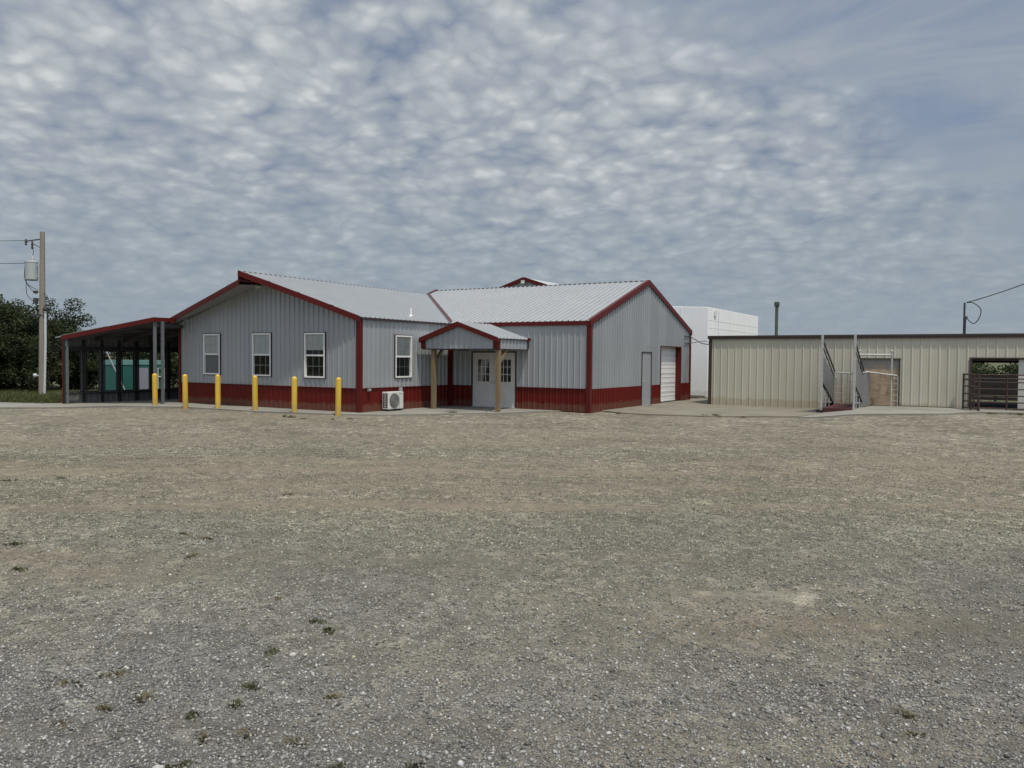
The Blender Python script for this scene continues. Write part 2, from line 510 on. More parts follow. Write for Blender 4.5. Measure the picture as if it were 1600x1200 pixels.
# --- facades
def front_top(x):
    return 3.15 + 0.29*(x+9.52) if x < -4.76 else 3.11 + 0.3445*(-x)
wins = [(-8.02, -7.05, 1.15, 2.71), (-5.25, -4.25, 1.14, 2.71), (-2.55, -1.56, 1.13, 2.70)]
sheet(MB(), (0,0,0), (1,0,0), (0,0,1), (0,-1,0), -9.5, 0, HB, front_top, h=0.032, w=0.026, top=0.012, holes=wins, brk=(-4.76,)).build('wall', M['siding'], bld)
sheet(MB(), (0,-0.004,0), (1,0,0), (0,0,1), (0,-1,0), -9.5, 0, 0, HB).build('wainscot', M['red'], bld)
win4 = [(1.83, 2.77, 1.14, 2.66)]
sheet(MB(), (0,0,0), (0,1,0), (0,0,1), (1,0,0), 0, D1, HB, EZ, holes=win4).build('wall', M['siding'], bld)
sheet(MB(), (0.004,0,0), (0,1,0), (0,0,1), (1,0,0), 0, D1, 0, HB).build('wainscot', M['red'], bld)
ddoor = [(1.05, 3.06, -0.1, 2.12)]
sheet(MB(), (0,D1,0), (1,0,0), (0,0,1), (0,-1,0), 0, W2, HB, EZ, holes=ddoor).build('wall', M['siding'], bld)
for a, b in ((0, 1.05), (3.06, W2)): sheet(MB(), (0,D1-0.004,0), (1,0,0), (0,0,1), (0,-1,0), a, b, -0.02, HB).build('wainscot', M['red'], bld)
gtop = lambda y: EZ - 0.02 + 0.34*min(y-D1, YB-y)
gh = [(10.09, 11.15, -0.1, 2.19), (12.26, 14.78, -0.1, 2.46)]
sheet(MB(), (W2,0,0), (0,1,0), (0,0,1), (1,0,0), D1, YB, HB, gtop, h=0.040, w=0.022, holes=gh, brk=(D1+5.5,)).build('wall', M['siding'], bld)
for a, b in ((D1, 10.09), (11.15, 12.26), (14.78, YB)): sheet(MB(), (W2+0.004,0,0), (0,1,0), (0,0,1), (1,0,0), a, b, -0.05, HB, h=0.036, w=0.024).build('wainscot', M['red'], bld)
# hidden sides: west wall, back walls, floor
mb = MB()
sheet(mb, (-9.5,0,0), (0,-1,0), (0,0,1), (-1,0,0), -16.2, 0, 0, 3.2)
sheet(mb, (0,16.2,0), (-1,0,0), (0,0,1), (0,1,0), -W2, 9.5, 0, 3.2)
mb.build('wall', M['siding'], bld)
MB().poly([(-9.45,0.05,0.03),(-0.05,0.05,0.03),(-0.05,D1+0.05,0.03),(W2-0.05,D1+0.05,0.03),(W2-0.05,16.1,0.03),(-9.45,16.1,0.03)]).build('floor', M['interior'], bld)

# --- roofs
L1 = math.hypot(4.76, 1.64); ct, st = 4.76/L1, 1.64/L1
fx = [(-4.76, -1.04), (-3.6, -0.72), (-1.8, -0.36), (0.1, -0.06)]       # prow: front edge y against x
fy = lin(fx)
x_of_y = lambda y: float(np.interp(y, [p[1] for p in fx], [p[0] for p in fx]))
def lo1(s):
    if s < -0.06: return max(-0.08, -x_of_y(s)/ct)
    if s > D1: return (s-D1)/ct
    return -0.08
roof = sheet(MB(), (0,0,3.235), (0,1,0), (-ct,0,st), (st,0,ct), -1.04, D1+4.76, lo1, L1, h=0.044, w=0.027, top=0.010, minor=0.004, brk=(-0.72, -0.36, -0.06, D1))
roof.build('roof', M['roof'], bld)
# dark closure strip showing between the rib ends along the exposed ridge edge
mb = MB()
def ridgept(y, t, o): return Vector((0,y,3.235)) + Vector((-ct,0,st))*t + Vector((st,0,ct))*o
mb.hexa([ridgept(-1.0,L1-0.01,-0.05), ridgept(-1.0,L1+0.03,-0.05), ridgept(D1+4.8,L1+0.03,-0.05), ridgept(D1+4.8,L1-0.01,-0.05)],
        [ridgept(-1.0,L1-0.01,0.03), ridgept(-1.0,L1+0.03,0.03), ridgept(D1+4.8,L1+0.03,0.03), ridgept(D1+4.8,L1-0.01,0.03)])
mb.build('ridge_closure', M['darktrim'], bld)
# west slope, 0.3 m lower at the ridge
L0 = math.hypot(4.9, 1.29)
mb = MB()
wf = lin([(-9.66, -0.40), (-4.70, -1.04)])
T0 = Vector((4.9, 0, 1.29)).normalized()
def lo0(s): return 0.0 if s > -0.40 else max(0.0, (-0.40 - s)/0.64*L0)
sheet(mb, (-9.66,0,3.27), (0,1,0), T0, (-T0.z,0,T0.x), -1.04, 16.2, lo0, L0, h=0.044, w=0.027, top=0.010, brk=(-0.4,))
mb.build('roof', M['roof'], bld)
# right wing roof
L2 = math.hypot(5.5, 1.87); c2, s2 = 5.5/L2, 1.87/L2
lo2 = lambda s: -0.06 if s > 0 else (-s)/c2
sheet(MB(), (0,D1,3.235), (1,0,0), (0,c2,s2), (0,-s2,c2), -4.72, W2+0.06, lo2, L2, h=0.044, w=0.027, top=0.010, minor=0.004, brk=(0,)).build('roof', M['roof'], bld)
sheet(MB(), (0,YB,3.235), (-1,0,0), (0,-c2,s2), (0,s2,c2), -W2-0.06, 4.72, -0.06, L2, h=0.044, w=0.027, top=0.010).build('roof', M['roof'], bld)
mb = MB()
rp = lambda x, t, o: Vector((x,D1,3.235)) + Vector((0,c2,s2))*t + Vector((0,-s2,c2))*o
mb.hexa([rp(-4.72,L2-0.03,-0.04), rp(W2+0.06,L2-0.03,-0.04), rp(W2+0.06,L2+0.02,-0.04), rp(-4.72,L2+0.02,-0.04)],
        [rp(-4.72,L2-0.03,0.031), rp(W2+0.06,L2-0.03,0.031), rp(W2+0.06,L2+0.02,0.031), rp(-4.72,L2+0.02,0.031)])
mb.build('ridge_closure', M['darktrim'], bld)
# valley flashing: a shallow V lying over the ribs along the valley line
mb = MB()
a0, a1 = Vector((0.05, D1-0.05, 3.255)), Vector((-4.74, D1+4.74, 4.885))
for off_a, off_b in (((0.0,0,0.0), (0.11,0.0,0.038)), ((0.0,0,0.0), (-0.0,-0.09,0.032))):
    A, B = Vector(off_a), Vector(off_b)
    up = Vector((0,0,0.018))
    mb.quad(a0+A+up, a0+B+up, a1+B+up, a1+A+up)
mb.build('valley_flashing', M['valley'], bld)
# little gable end where the right wing roof stands above the west slope
MB().poly([(-4.73, D1+4.6, 4.5), (-4.73, D1+4.7, 4.84), (-4.73, D1+5.5, 5.1), (-4.73, D1+7.5, 4.5)]).build('gable_end', M['siding'], bld)

# --- rake and eave trim
def zr(x): return 3.235 + 0.3445*(-x)
mb = MB()
pts = [(x, fy(x)) for x in (0.08, -0.6, -1.8, -3.6, -4.78)]
for (xa, ya), (xb, yb) in zip(pts, pts[1:]):
    mb.hexa([(xb,yb-0.03,zr(xb)-0.165), (xa,ya-0.03,zr(xa)-0.165), (xa,ya,zr(xa)-0.165), (xb,yb,zr(xb)-0.165)],
            [(xb,yb-0.03,zr(xb)+0.035), (xa,ya-0.03,zr(xa)+0.035), (xa,ya,zr(xa)+0.035), (xb,yb,zr(xb)+0.035)])
mb.build('rake_trim', M['redtrim'], bld)
mb = MB()
za, zb_ = 4.56, 3.27
mb.hexa([(-9.68,-0.43,zb_-0.17), (-4.74,-1.07,za-0.17), (-4.74,-1.04,za-0.17), (-9.68,-0.40,zb_-0.17)],
        [(-9.68,-0.43,zb_+0.03), (-4.74,-1.07,za+0.03), (-4.74,-1.04,za+0.03), (-9.68,-0.40,zb_+0.03)])
mb.build('rake_trim', M['redtrim'], bld)
mb = MB()      # fascia on the west face of the raised ridge
mb.box(-4.815, -4.785, -1.03, 9.9, 4.50, 4.86)
mb.build('ridge_fascia', M['redtrim'], bld)
mb = MB()      # soffits of both overhangs
zs = lambda x: 3.15+0.29*(x+9.52)
mb.poly([(-9.62,-0.39,zb_-0.15), (-4.79,-1.02,za-0.15), (-4.79,0.0,za-0.08), (-9.62,0.0,zb_-0.09)])
mb.poly([(-4.75,-1.01,zr(-4.75)-0.15), (-3.6,-0.70,zr(-3.6)-0.15), (-1.8,-0.34,zr(-1.8)-0.15), (0,-0.05,zr(0)-0.15), (0,0,zr(0)-0.15), (-4.75,0,zr(-4.75)-0.15)])
mb.build('soffit', M['soffit'], bld)
MB().box(0.0, 0.09, 0.0, D1-0.03, 3.14, 3.215).build('eave_trim', M['darktrim'], bld)
MB().box(0.10, W2+0.05, D1-0.07, D1-0.028, 3.07, 3.222).build('eave_trim', M['redtrim'], bld)
mb = MB()
for ya, yb, sg in ((D1-0.08, D1+5.5, 1), (D1+5.5, YB+0.08, -1)):
    z0 = 3.235 + 0.34*(ya-D1 if sg > 0 else YB-ya); z1 = 3.235 + 0.34*(yb-D1 if sg > 0 else YB-yb)
    x0, x1 = W2+0.042, W2+0.075
    mb.hexa([(x0,ya,z0-0.17), (x1,ya,z0-0.17), (x1,yb,z1-0.17), (x0,yb,z1-0.17)], [(x0,ya,z0+0.04), (x1,ya,z0+0.04), (x1,yb,z1+0.04), (x0,yb,z1+0.04)])
    x0, x1 = W2-0.05, W2+0.075
    mb.hexa([(x0,ya,z0+0.041), (x1,ya,z0+0.041), (x1,yb,z1+0.041), (x0,yb,z1+0.041)], [(x0,ya,z0+0.05), (x1,ya,z0+0.05), (x1,yb,z1+0.05), (x0,yb,z1+0.05)])
mb.build('rake_trim', M['redtrim'], bld)
mb = MB()
mb.bar((-4.76, D1+4.76, 4.90), (-4.76, D1+5.5, 5.16), 0.09, 0.05)
mb.build('rake_trim', M['redtrim'], bld)
def corner(x, y, dx, dy, z0, z1, w=0.115, mat='redtrim'):
    mb = MB(); t = 0.045
    xa, xb = sorted((x + dx*t, x - dx*w)); ya, yb = sorted((y + dy*t, y))
    mb.box(xa, xb, ya, yb, z0, z1)
    xa, xb = sorted((x, x + dx*t)); ya, yb = sorted((y, y - dy*w))
    mb.box(xa, xb, ya, yb, z0, z1)
    mb.build('corner_trim', M[mat], bld)
corner(0, 0, 1, -1, 0, 3.13)
corner(W2, D1, 1, -1, -0.06, 3.08)
corner(W2, YB, 1, 1, -0.05, 3.1)
corner(-9.5, 0, -1, -1, 0, 3.1, 0.08)
mb = MB(); mb.box(0.0, 0.16, D1-0.048, D1-0.03, 0, 3.06); mb.box(0.03, 0.048, D1-0.16, D1-0.048, 0, 3.06)
mb.build('corner_trim', M['redtrim'], bld)
# dark drip trim on top of the wainscot
for q in ((-9.5, -0.13, -0.042, -0.001), (0.001, 0.042, 0.13, D1-0.16), (0.16, 1.04, D1-0.042, D1-0.001), (3.07, W2-0.13, D1-0.042, D1-0.001)):
    MB().box(*q, HB-0.012, HB+0.012).build('wainscot_trim', M['redtrim'], bld)

# --- windows.  frame() maps (s along wall, t up, o outwards) to the world
def FR(kind):
    if kind == 'front': return lambda s, t, o: (s, -o, t)
    if kind == 'side': return lambda s, t, o: (o, s, t)
    if kind == 'entry': return lambda s, t, o: (s, D1-o, t)
    if kind == 'gable': return lambda s, t, o: (W2+o, s, t)
def fbox(mb, F, s0, s1, t0, t1, o0, o1):
    mb.hexa([F(s0,t0,o0), F(s1,t0,o0), F(s1,t0,o1), F(s0,t0,o1)], [F(s0,t1,o0), F(s1,t1,o0), F(s1,t1,o1), F(s0,t1,o1)])
def window(F, s0, s1, t0, t1, blind_to, screen, label):
    mb = MB()
    j = 0.025
    for a in ((s0-j, s1+j, t1, t1+j), (s0-j, s1+j, t0-j, t0), (s0-j, s0, t0, t1), (s1, s1+j, t0, t1)):
        fbox(mb, F, *a, -0.02, 0.044)
    trim = mb
    mb = MB(); w = 0.052
    for a in ((s0, s1, t1-w, t1), (s0, s1, t0, t0+w), (s0, s0+w, t0+w, t1-w), (s1-w, s1, t0+w, t1-w)):
        fbox(mb, F, *a, -0.05, 0.052)
    tm = (t0+t1)/2
    fbox(mb, F, s0+w, s1-w, tm-0.03, tm+0.03, -0.05, 0.025)
    wf = mb.build('window', M['vinyl'], bld)
    if label: wf['label'] = label
    trim.build('window_trim', M['darktrim'], wf)
    mb = MB()
    mb.quad(F(s0+w,tm+0.03,-0.01), F(s1-w,tm+0.03,-0.01), F(s1-w,t1-w,-0.01), F(s0+w,t1-w,-0.01))
    mb.quad(F(s0+w,t0+w,-0.03), F(s1-w,t0+w,-0.03), F(s1-w,tm-0.03,-0.03), F(s0+w,tm-0.03,-0.03))
    mb.build('pane', M['glass'], wf)
    mb = MB(); g = 0.009; a, b = s0+w, s1-w
    sashes = [(tm+0.03, t1-w, -0.016)] + ([] if screen else [(t0+w, tm-0.03, -0.036)])
    for c, d, o in sashes:
        for q in (1, 2):
            s = a + (b-a)*q/3; fbox(mb, F, s-g, s+g, c, d, o-0.006, o)
        t = (c+d)/2; fbox(mb, F, a, b, t-g, t+g, o-0.006, o)
    mb.build('grille', M['vinyl'], wf)
    mb = MB()
    z = t1-w
    while z > blind_to:       # slats
        mb.quad(F(a,z-0.024,-0.025), F(b,z-0.024,-0.025), F(b,z,-0.031), F(a,z,-0.031)); z -= 0.025
    mb.build('blind', M['blind'], wf)
    if screen:
        mb = MB(); fbox(mb, F, a, b, t0+w, tm-0.03, -0.028, -0.024); mb.build('insect_screen', M['screen'], wf)
F = FR('front')
window(F, *wins[0], 1.95, True, 'window with a grey screen over its lower half')
window(F, *wins[1], 1.95, False, None)
window(F, *wins[2], 2.12, False, 'window with its blind drawn only part way down')
window(FR('side'), *win4[0], 1.92, False, None)

# --- double entry door
F = FR('entry')
mb = MB()
fbox(mb, F, 1.05, 3.06, 2.08, 2.12, -0.05, 0.042); fbox(mb, F, 1.05, 1.09, 0, 2.08, -0.05, 0.042); fbox(mb, F, 3.02, 3.06, 0, 2.08, -0.05, 0.042)
frm = mb.build('door_frame', M['darktrim'], bld)
for a, b, hs in ((1.09, 2.05, 1), (2.06, 3.02, -1)):
    mb = MB()
    l0, l1, m0, m1 = a+0.24, b-0.20, 0.98, 1.82
    for q in ((a, l0, 0.01, 2.08), (l1, b, 0.01, 2.08), (l0, l1, 0.01, m0), (l0, l1, m1, 2.08)):
        fbox(mb, F, *q, -0.045, 0.0)
    # lite surround, and raised mouldings of the crossbuck panel
    for q in ((l0-0.03, l0, m0-0.03, m1+0.03), (l1, l1+0.03, m0-0.03, m1+0.03), (l0, l1, m1, m1+0.03), (l0, l1, m0-0.03, m0)):
        fbox(mb, F, *q, 0.0005, 0.012)
    p0, p1, q0, q1 = a+0.16, b-0.16, 0.22, 0.80
    for q in ((p0, p1, q1-0.025, q1), (p0, p1, q0, q0+0.025), (p0, p0+0.025, q0+0.025, q1-0.025), (p1-0.025, p1, q0+0.025, q1-0.025)):
        fbox(mb, F, *q, 0.0005, 0.010)
    mb.bar(F(p0+0.03,q0+0.03,0.004), F(p1-0.03,q1-0.03,0.004), 0.03, 0.011, (0,-1,0))
    mb.bar(F(p0+0.03,q1-0.03,0.006), F(p1-0.03,q0+0.03,0.006), 0.03, 0.011, (0,-1,0))
    d = mb.build('door', M['doorwhite'], bld)
    MB().quad(F(l0,m0,-0.02), F(l1,m0,-0.02), F(l1,m1,-0.02), F(l0,m1,-0.02)).build('pane', M['glass'], d)
    mb = MB()
    for q in (1, 2):
        s = l0 + (l1-l0)*q/3; fbox(mb, F, s-0.011, s+0.011, m0, m1, -0.018, -0.006)
        t = m0 + (m1-m0)*q/3; fbox(mb, F, l0, l1, t-0.011, t+0.011, -0.0175, -0.0065)
    mb.build('grille', M['vinyl'], d)
    s = b-0.07 if hs > 0 else a+0.07
    mb = MB(); mb.lathe([(0.028, 0), (0.03, 0.01), (0.014, 0.014), (0.014, 0.05), (0.03, 0.055), (0.03, 0.08), (0.012, 0.09)], (0,0,0), 14, 'y')
    mb.v = [(x+s, D1-0.001-y, z+0.95) for x, y, z in mb.v]
    mb.build('handle', M['steel'], d, smooth=40)
MB().box(1.05, 3.06, D1-0.06, D1+0.03, -0.005, 0.018).build('threshold', M['steel'], bld)

# --- side door and overhead door on the right gable
F = FR('gable')
mb = MB(); fbox(mb, F, 10.13, 11.11, -0.02, 2.15, -0.03, 0.02)
d = mb.build('door', M['siding'], bld); d['label'] = 'plain grey steel side door'
mb = MB()
fbox(mb, F, 10.09, 11.15, 2.15, 2.19, -0.04, 0.046); fbox(mb, F, 11.11, 11.15, -0.02, 2.15, -0.04, 0.046); fbox(mb, F, 10.09, 10.13, -0.02, 2.15, -0.04, 0.03)
mb.build('door_frame', M['darktrim'], d)
mb = MB(); mb.lathe([(0.03, 0), (0.012, 0.012), (0.012, 0.05), (0.03, 0.055), (0.03, 0.08), (0.01, 0.085)], (0,0,0), 12, 'x')
mb.v = [(x+W2+0.02, y+10.22, z+0.98) for x, y, z in mb.v]
mb.build('handle', M['steel'], d, smooth=40)
mb = MB()
rd = -0.2
for k in range(6):
    z0, z1 = -0.03 + k*0.415, -0.03 + (k+1)*0.415 - 0.012
    fbox(mb, F, 12.26, 14.78, z0, z1, rd-0.04, rd)
    fbox(mb, F, 12.26, 14.78, z0+0.06, z0+0.10, rd+0.0005, rd+0.008)
    fbox(mb, F, 12.26, 14.78, z1-0.12, z1-0.08, rd+0.0005, rd+0.008)
od = mb.build('overhead_door', M['vinyl'], bld)
mb = MB()
fbox(mb, F, 14.765, 14.79, -0.05, 2.46, rd, 0.032); fbox(mb, F, 12.25, 12.275, -0.05, 2.46, rd, 0.032)
fbox(mb, F, 12.25, 14.79, 2.44, 2.47, rd, 0.034)
fbox(mb, F, 14.79, 14.86, -0.05, 2.47, 0.001, 0.044); fbox(mb, F, 12.18, 12.25, HB, 2.47, 0.001, 0.042)
mb.build('door_frame', M['redtrim'], od)
MB().box(W2-0.3, W2+0.45, 12.2, 14.9, -0.10, -0.03).build('door_sill', M['slab'], od)
# fixtures on the walls
mb = MB(); mb.box(-5.02, -4.72, -0.10, -0.03, 4.36, 4.44); f = mb.build('gable_light', M['lens'], bld)
mb = MB(); mb.box(0.03, 0.09, 0.36, 0.46, 0.70, 0.78); mb.lathe([(0.05,0),(0.06,0.05),(0.03,0.06)], (0.10,0.41,0.72), 12)
mb.build('hose_outlet', M['steel'], bld)
mb = MB(); mb.box(0.03, 0.10, 2.02, 2.16, 0.66, 0.79)
mb.tube([(0.06,2.09,0.66), (0.06,2.09,0.3), (0.1,2.0,0.25)], 0.018, 8)
mb.build('disconnect_box', M['steel'], bld)
mb = MB(); mb.tube([(-0.5,3.37,3.35), (-0.5,3.37,3.74)], 0.04, 12); mb.lathe([(0.09,3.40),(0.05,3.47)], (-0.5,3.37,0), 12)
mb.build('vent_pipe', M['vinyl'], bld, smooth=40)
mb = MB(); mb.tube([(W2+0.05,15.2,2.98), (W2+0.05,15.9,2.98), (W2+0.1,16.0,2.96)], 0.022, 8); mb.tube([(W2+0.05,15.3,2.66), (W2+0.05,16.1,2.66)], 0.022, 8)
mb.build('conduit', M['darksteel'], bld, smooth=40)

# --- entry porch (part), its posts, braces and roof (sub-parts)
PX0, PX1, PY, PE, PZ, PC = 0.27, 3.55, 3.1, 2.2, 2.56, 1.9
ptop = lambda x: PZ + 0.52*(1 - abs(x-PC)/1.64)
mb = MB()
sheet(mb, (0,PY,0), (1,0,0), (0,0,1), (0,-1,0), PX0, PX1, PE, ptop, brk=(PC,), phase=0.1)
sheet(mb, (PX1,0,0), (0,1,0), (0,0,1), (1,0,0), PY, D1-0.03, PE, PZ-0.02)
sheet(mb, (PX0,0,0), (0,-1,0), (0,0,1), (-1,0,0), -D1+0.03, -PY, PE, PZ-0.02)
porch = mb.build('entry_porch', M['siding'], bld)
Lp = math.hypot(1.64, 0.55); cp, sp = 1.64/Lp, 0.55/Lp
mb = MB()
sheet(mb, (PC+1.64,0,PZ+0.025), (0,1,0), (-cp,0,sp), (sp,0,cp), PY-0.09, D1-0.028, -0.07, Lp, h=0.042, w=0.027, top=0.010, phase=0.08)
sheet(mb, (PC-1.64,0,PZ+0.025), (0,-1,0), (cp,0,sp), (-sp,0,cp), -D1+0.028, -PY+0.09, -0.07, Lp, h=0.042, w=0.027, top=0.010, phase=0.08)
mb.build('porch_roof', M['roof'], porch)
mb = MB()
pz = lambda x: PZ + 0.025 + 0.55*(1-abs(x-PC)/1.64)
for xa, xb in ((PC-1.72, PC), (PC, PC+1.72)):
    y0, y1 = PY-0.12, PY-0.09
    mb.hexa([(xa,y0,pz(xa)-0.14), (xb,y0,pz(xb)-0.14), (xb,y1,pz(xb)-0.14), (xa,y1,pz(xa)-0.14)], [(xa,y0,pz(xa)+0.03), (xb,y0,pz(xb)+0.03), (xb,y1,pz(xb)+0.03), (xa,y1,pz(xa)+0.03)])
    mb.hexa([(xa,y1,pz(xa)-0.14), (xb,y1,pz(xb)-0.14), (xb,PY+0.02,pz(xb)-0.14), (xa,PY+0.02,pz(xa)-0.14)], [(xa,y1,pz(xa)-0.01), (xb,y1,pz(xb)-0.01), (xb,PY+0.02,pz(xb)-0.01), (xa,PY+0.02,pz(xa)-0.01)])
mb.box(PX1-0.17, PX1+0.044, PY-0.045, PY, PE, PZ-0.085); mb.box(PX1, PX1+0.044, PY, PY+0.10, PE, PZ-0.04)
mb.box(PX0-0.044, PX0+0.15, PY-0.045, PY, PE, PZ-0.085)
mb.build('porch_trim', M['redtrim'], porch)
MB().box(PX1+0.02, PX1+0.12, D1-0.14, D1-0.035, PZ-0.05, PZ+0.06).build('eave_end_cap', M['redtrim'], porch)
mb = MB()
mb.box(PX0-0.02, PX1+0.02, PY-0.025, PY+0.02, PE-0.03, PE-0.002); mb.box(PX1-0.02, PX1+0.03, PY+0.02, D1-0.03, PE-0.03, PE-0.002); mb.box(PX0-0.03, PX0+0.02, PY+0.02, D1-0.03, PE-0.03, PE-0.002)
mb.box(PX1+0.025, PX1+0.05, PY, D1-0.03, PZ-0.03, PZ+0.0)
mb.box(PX1+0.025, PX1+0.045, D1-0.06, D1-0.03, PE, PZ-0.03)
mb.build('porch_edge', M['darktrim'], porch)
MB().box(PX0+0.02, PX1-0.02, PY+0.02, D1-0.03, PE-0.001, PE+0.015).build('porch_ceiling', M['soffit'], porch)
for x in (0.71, 3.5):
    MB().box(x-0.075, x+0.075, PY+0.04, PY+0.19, -0.02, PE-0.03).build('post', M['post'], porch, bevel=0.006)
    MB().bar((x, PY+0.17, PE-0.50), (x, PY+0.62, PE-0.03), 0.09, 0.09, (1,0,0)).build('brace', M['post'], porch)
mb = MB(); mb.box(1.55, 1.85, PY+0.5, PY+0.7, PE-0.07, PE-0.002); mb.build('porch_light', M['darksteel'], porch)

# --- open lean-to on the left (part)
XL, YF, YK = -13.38, -2.45, 10.0
ops = []
y = -2.33
while y < 9.5:
    ops.append((y, y+0.54, 0.36, 2.04)); y += 0.765
mb = MB()
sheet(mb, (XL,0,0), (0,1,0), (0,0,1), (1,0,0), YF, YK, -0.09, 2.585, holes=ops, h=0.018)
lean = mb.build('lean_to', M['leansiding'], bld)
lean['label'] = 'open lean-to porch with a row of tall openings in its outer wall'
mb = MB()
for k in range(len(ops)+1):
    yy = -2.33 - 0.11 + 0.765*k
    mb.box(XL+0.025, XL+0.10, yy-0.045, yy+0.045, -0.09, 2.46)
mb.box(XL+0.101, XL+0.16, YF, YK, 2.08, 2.2); mb.box(XL+0.101, XL+0.15, YF, YK, 0.27, 0.33)
mb.build('wall_frame', M['wallframe'], lean)
mb = MB()
for a, b, c, d_ in ops[:9]:
    mb.box(XL+0.02, XL+0.05, a, b, 2.04-0.04, 2.04); mb.box(XL+0.02, XL+0.05, a, b, 0.36, 0.39)
    mb.box(XL+0.02, XL+0.05, a, a+0.03, 0.39, 2.0); mb.box(XL+0.02, XL+0.05, b-0.03, b, 0.39, 2.0)
mb.build('opening_frame', M['wallframe'], lean)
mb = MB(); mb.box(XL-0.03, XL+0.03, YF-0.06, YF, -0.09, 2.40); mb.build('corner_trim', M['redtrim'], lean)
for x, y, w in ((XL+0.12, YF+0.05, 0.09), (-9.24, -1.28, 0.09), (-9.10, -1.05, 0.09)):
    top = 2.52 + (x+13.73)*0.163 - 0.10
    MB().box(x-w/2, x+w/2, y-w/2, y+w/2, -0.1, top).build('post', M['shadepost'], lean)
lz = lambda x: 2.545 + (x+13.73)*0.1635
Tl = Vector((4.53, 0, 0.7407)).normalized(); Ll = math.hypot(4.53, 0.7407)
ey = lin([(-13.73, -2.57), (-9.2, -1.37)])
mb = MB()
lol = lambda s: 0.0 if s < -2.57 else 0.0
hil = lambda s: Ll*min(1.0, max(0.0, (s+2.57)/1.2)) if s < -1.37 else (Ll if s < -0.42 else Ll*4.07/4.53)
sheet(mb, (-13.73,0,2.545), (0,1,0), Tl, (-Tl.z,0,Tl.x), -2.57, YK, lol, hil, h=0.024, brk=(-1.37, -0.42))
mb.build('lean_to_roof', M['roof'], lean)
mb = MB()
pa, pb = (-13.73, -2.57), (-9.18, -1.37)
def fas(mb, pa, pb, za, zb, up, dn, t=0.03):
    d = Vector((pb[0]-pa[0], pb[1]-pa[1], 0)).normalized(); n = Vector((d.y, -d.x, 0))*t
    A, B = Vector((*pa, 0)), Vector((*pb, 0))
    mb.hexa([A+n+Vector((0,0,za-dn)), B+n+Vector((0,0,zb-dn)), B+Vector((0,0,zb-dn)), A+Vector((0,0,za-dn))],
            [A+n+Vector((0,0,za+up)), B+n+Vector((0,0,zb+up)), B+Vector((0,0,zb+up)), A+Vector((0,0,za+up))])
fas(mb, (-13.45, -2.496), pb, lz(-13.45), lz(pb[0]), 0.03, 0.15)
fas(mb, (-9.16, -1.40), (-9.16, -0.44), lz(-9.16)-0.0, lz(-9.16), 0.03, 0.13)
mb.build('lean_to_fascia', M['redtrim'], lean)
mb = MB()
fas(mb, pa, (-13.45, -2.496), lz(pa[0]), lz(-13.45), 0.025, 0.02)
fas(mb, (-13.45, -2.50), (-11.3, -1.93), lz(-13.45), lz(-11.3), 0.05, -0.032)  # pale strip added as painted light along the roof edge
mb.build('eave_edge_lit_strip', M['soffit'], lean)
mb = MB()
yy = -1.2
while yy < YK:
    mb.bar((-13.3, yy, lz(-13.3)-0.12), (-9.55, yy, lz(-9.55)-0.12), 0.06, 0.15); yy += 1.22
mb.bar((-13.28, -2.3, lz(-13.28)-0.12), (-9.3, -1.25, lz(-9.3)-0.12), 0.06, 0.15)
for x in (-12.3, -11.2, -10.2): mb.bar((x, -1.6, lz(x)-0.045), (x, YK, lz(x)-0.045), 0.05, 0.05)
mb.bar((-9.24, -1.25, 3.02), (-9.24, -0.05, 3.02), 0.08, 0.12)
mb.build('rafters', M['darksteel'], lean)
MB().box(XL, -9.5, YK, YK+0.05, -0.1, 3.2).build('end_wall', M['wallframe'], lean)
MB().poly([(-13.42, -2.47, lz(-13.42)-0.012), (-9.24, -1.37, lz(-9.24)-0.012), (-9.52, YK, lz(-9.52)-0.012), (-13.42, YK, lz(-13.42)-0.012)]).build('shade_sheet', M['shade_sheet'], lean)  # dark sheet added below the roof to paint in its shade

# ================================================================== BACK BUILDING, WHITE BUILDING
bb = thing('gabled_building', (-11.1, 30, 0), 'taller grey gabled building behind, only its red-trimmed roof peak showing over the ridge', 'building')
bx, bz, bh = -11.1, 7.83, 7.5
mb = MB()
bt = lambda x: bz - 0.13 - 0.325*abs(x-bx)
sheet(mb, (0,30,0), (1,0,0), (0,0,1), (0,-1,0), bx-bh, bx+bh, 0, bt, brk=(bx,), pitch=0.4, w=0.05, top=0.02, h=0.03)
mb.poly([(bx-bh,44,0),(bx-bh,30,0),(bx-bh,30,bt(bx-bh)),(bx-bh,44,bt(bx-bh))]); mb.poly([(bx+bh,30,0),(bx+bh,44,0),(bx+bh,44,bt(bx+bh)),(bx+bh,30,bt(bx+bh))])
mb.poly([(bx+bh,44,0),(bx-bh,44,0),(bx-bh,44,bt(bx-bh)),(bx,44,bt(bx)),(bx+bh,44,bt(bx+bh))])
mb.build('wall', M['siding'], bb)
Lb = math.hypot(bh+0.3, 0.325*(bh+0.3)); cb, sb = (bh+0.3)/Lb, 0.325*(bh+0.3)/Lb
mb = MB()
ze = bz - 0.325*(bh+0.3)
sheet(mb, (bx+bh+0.3,0,ze), (0,1,0), (-cb,0,sb), (sb,0,cb), 29.88, 44.3, 0, Lb, pitch=0.4)
sheet(mb, (bx-bh-0.3,0,ze), (0,-1,0), (cb,0,sb), (-sb,0,cb), -44.3, -29.88, 0, Lb, pitch=0.4)
mb.build('roof', M['roof'], bb)
mb = MB()
for sg in (-1, 1):
    a, b = Vector((bx+sg*(bh+0.3), 29.86, ze-0.08)), Vector((bx, 29.86, bz-0.08))
    mb.bar(a, b, 0.05, 0.26)
mb.build('rake_trim', M['redtrim'], bb)
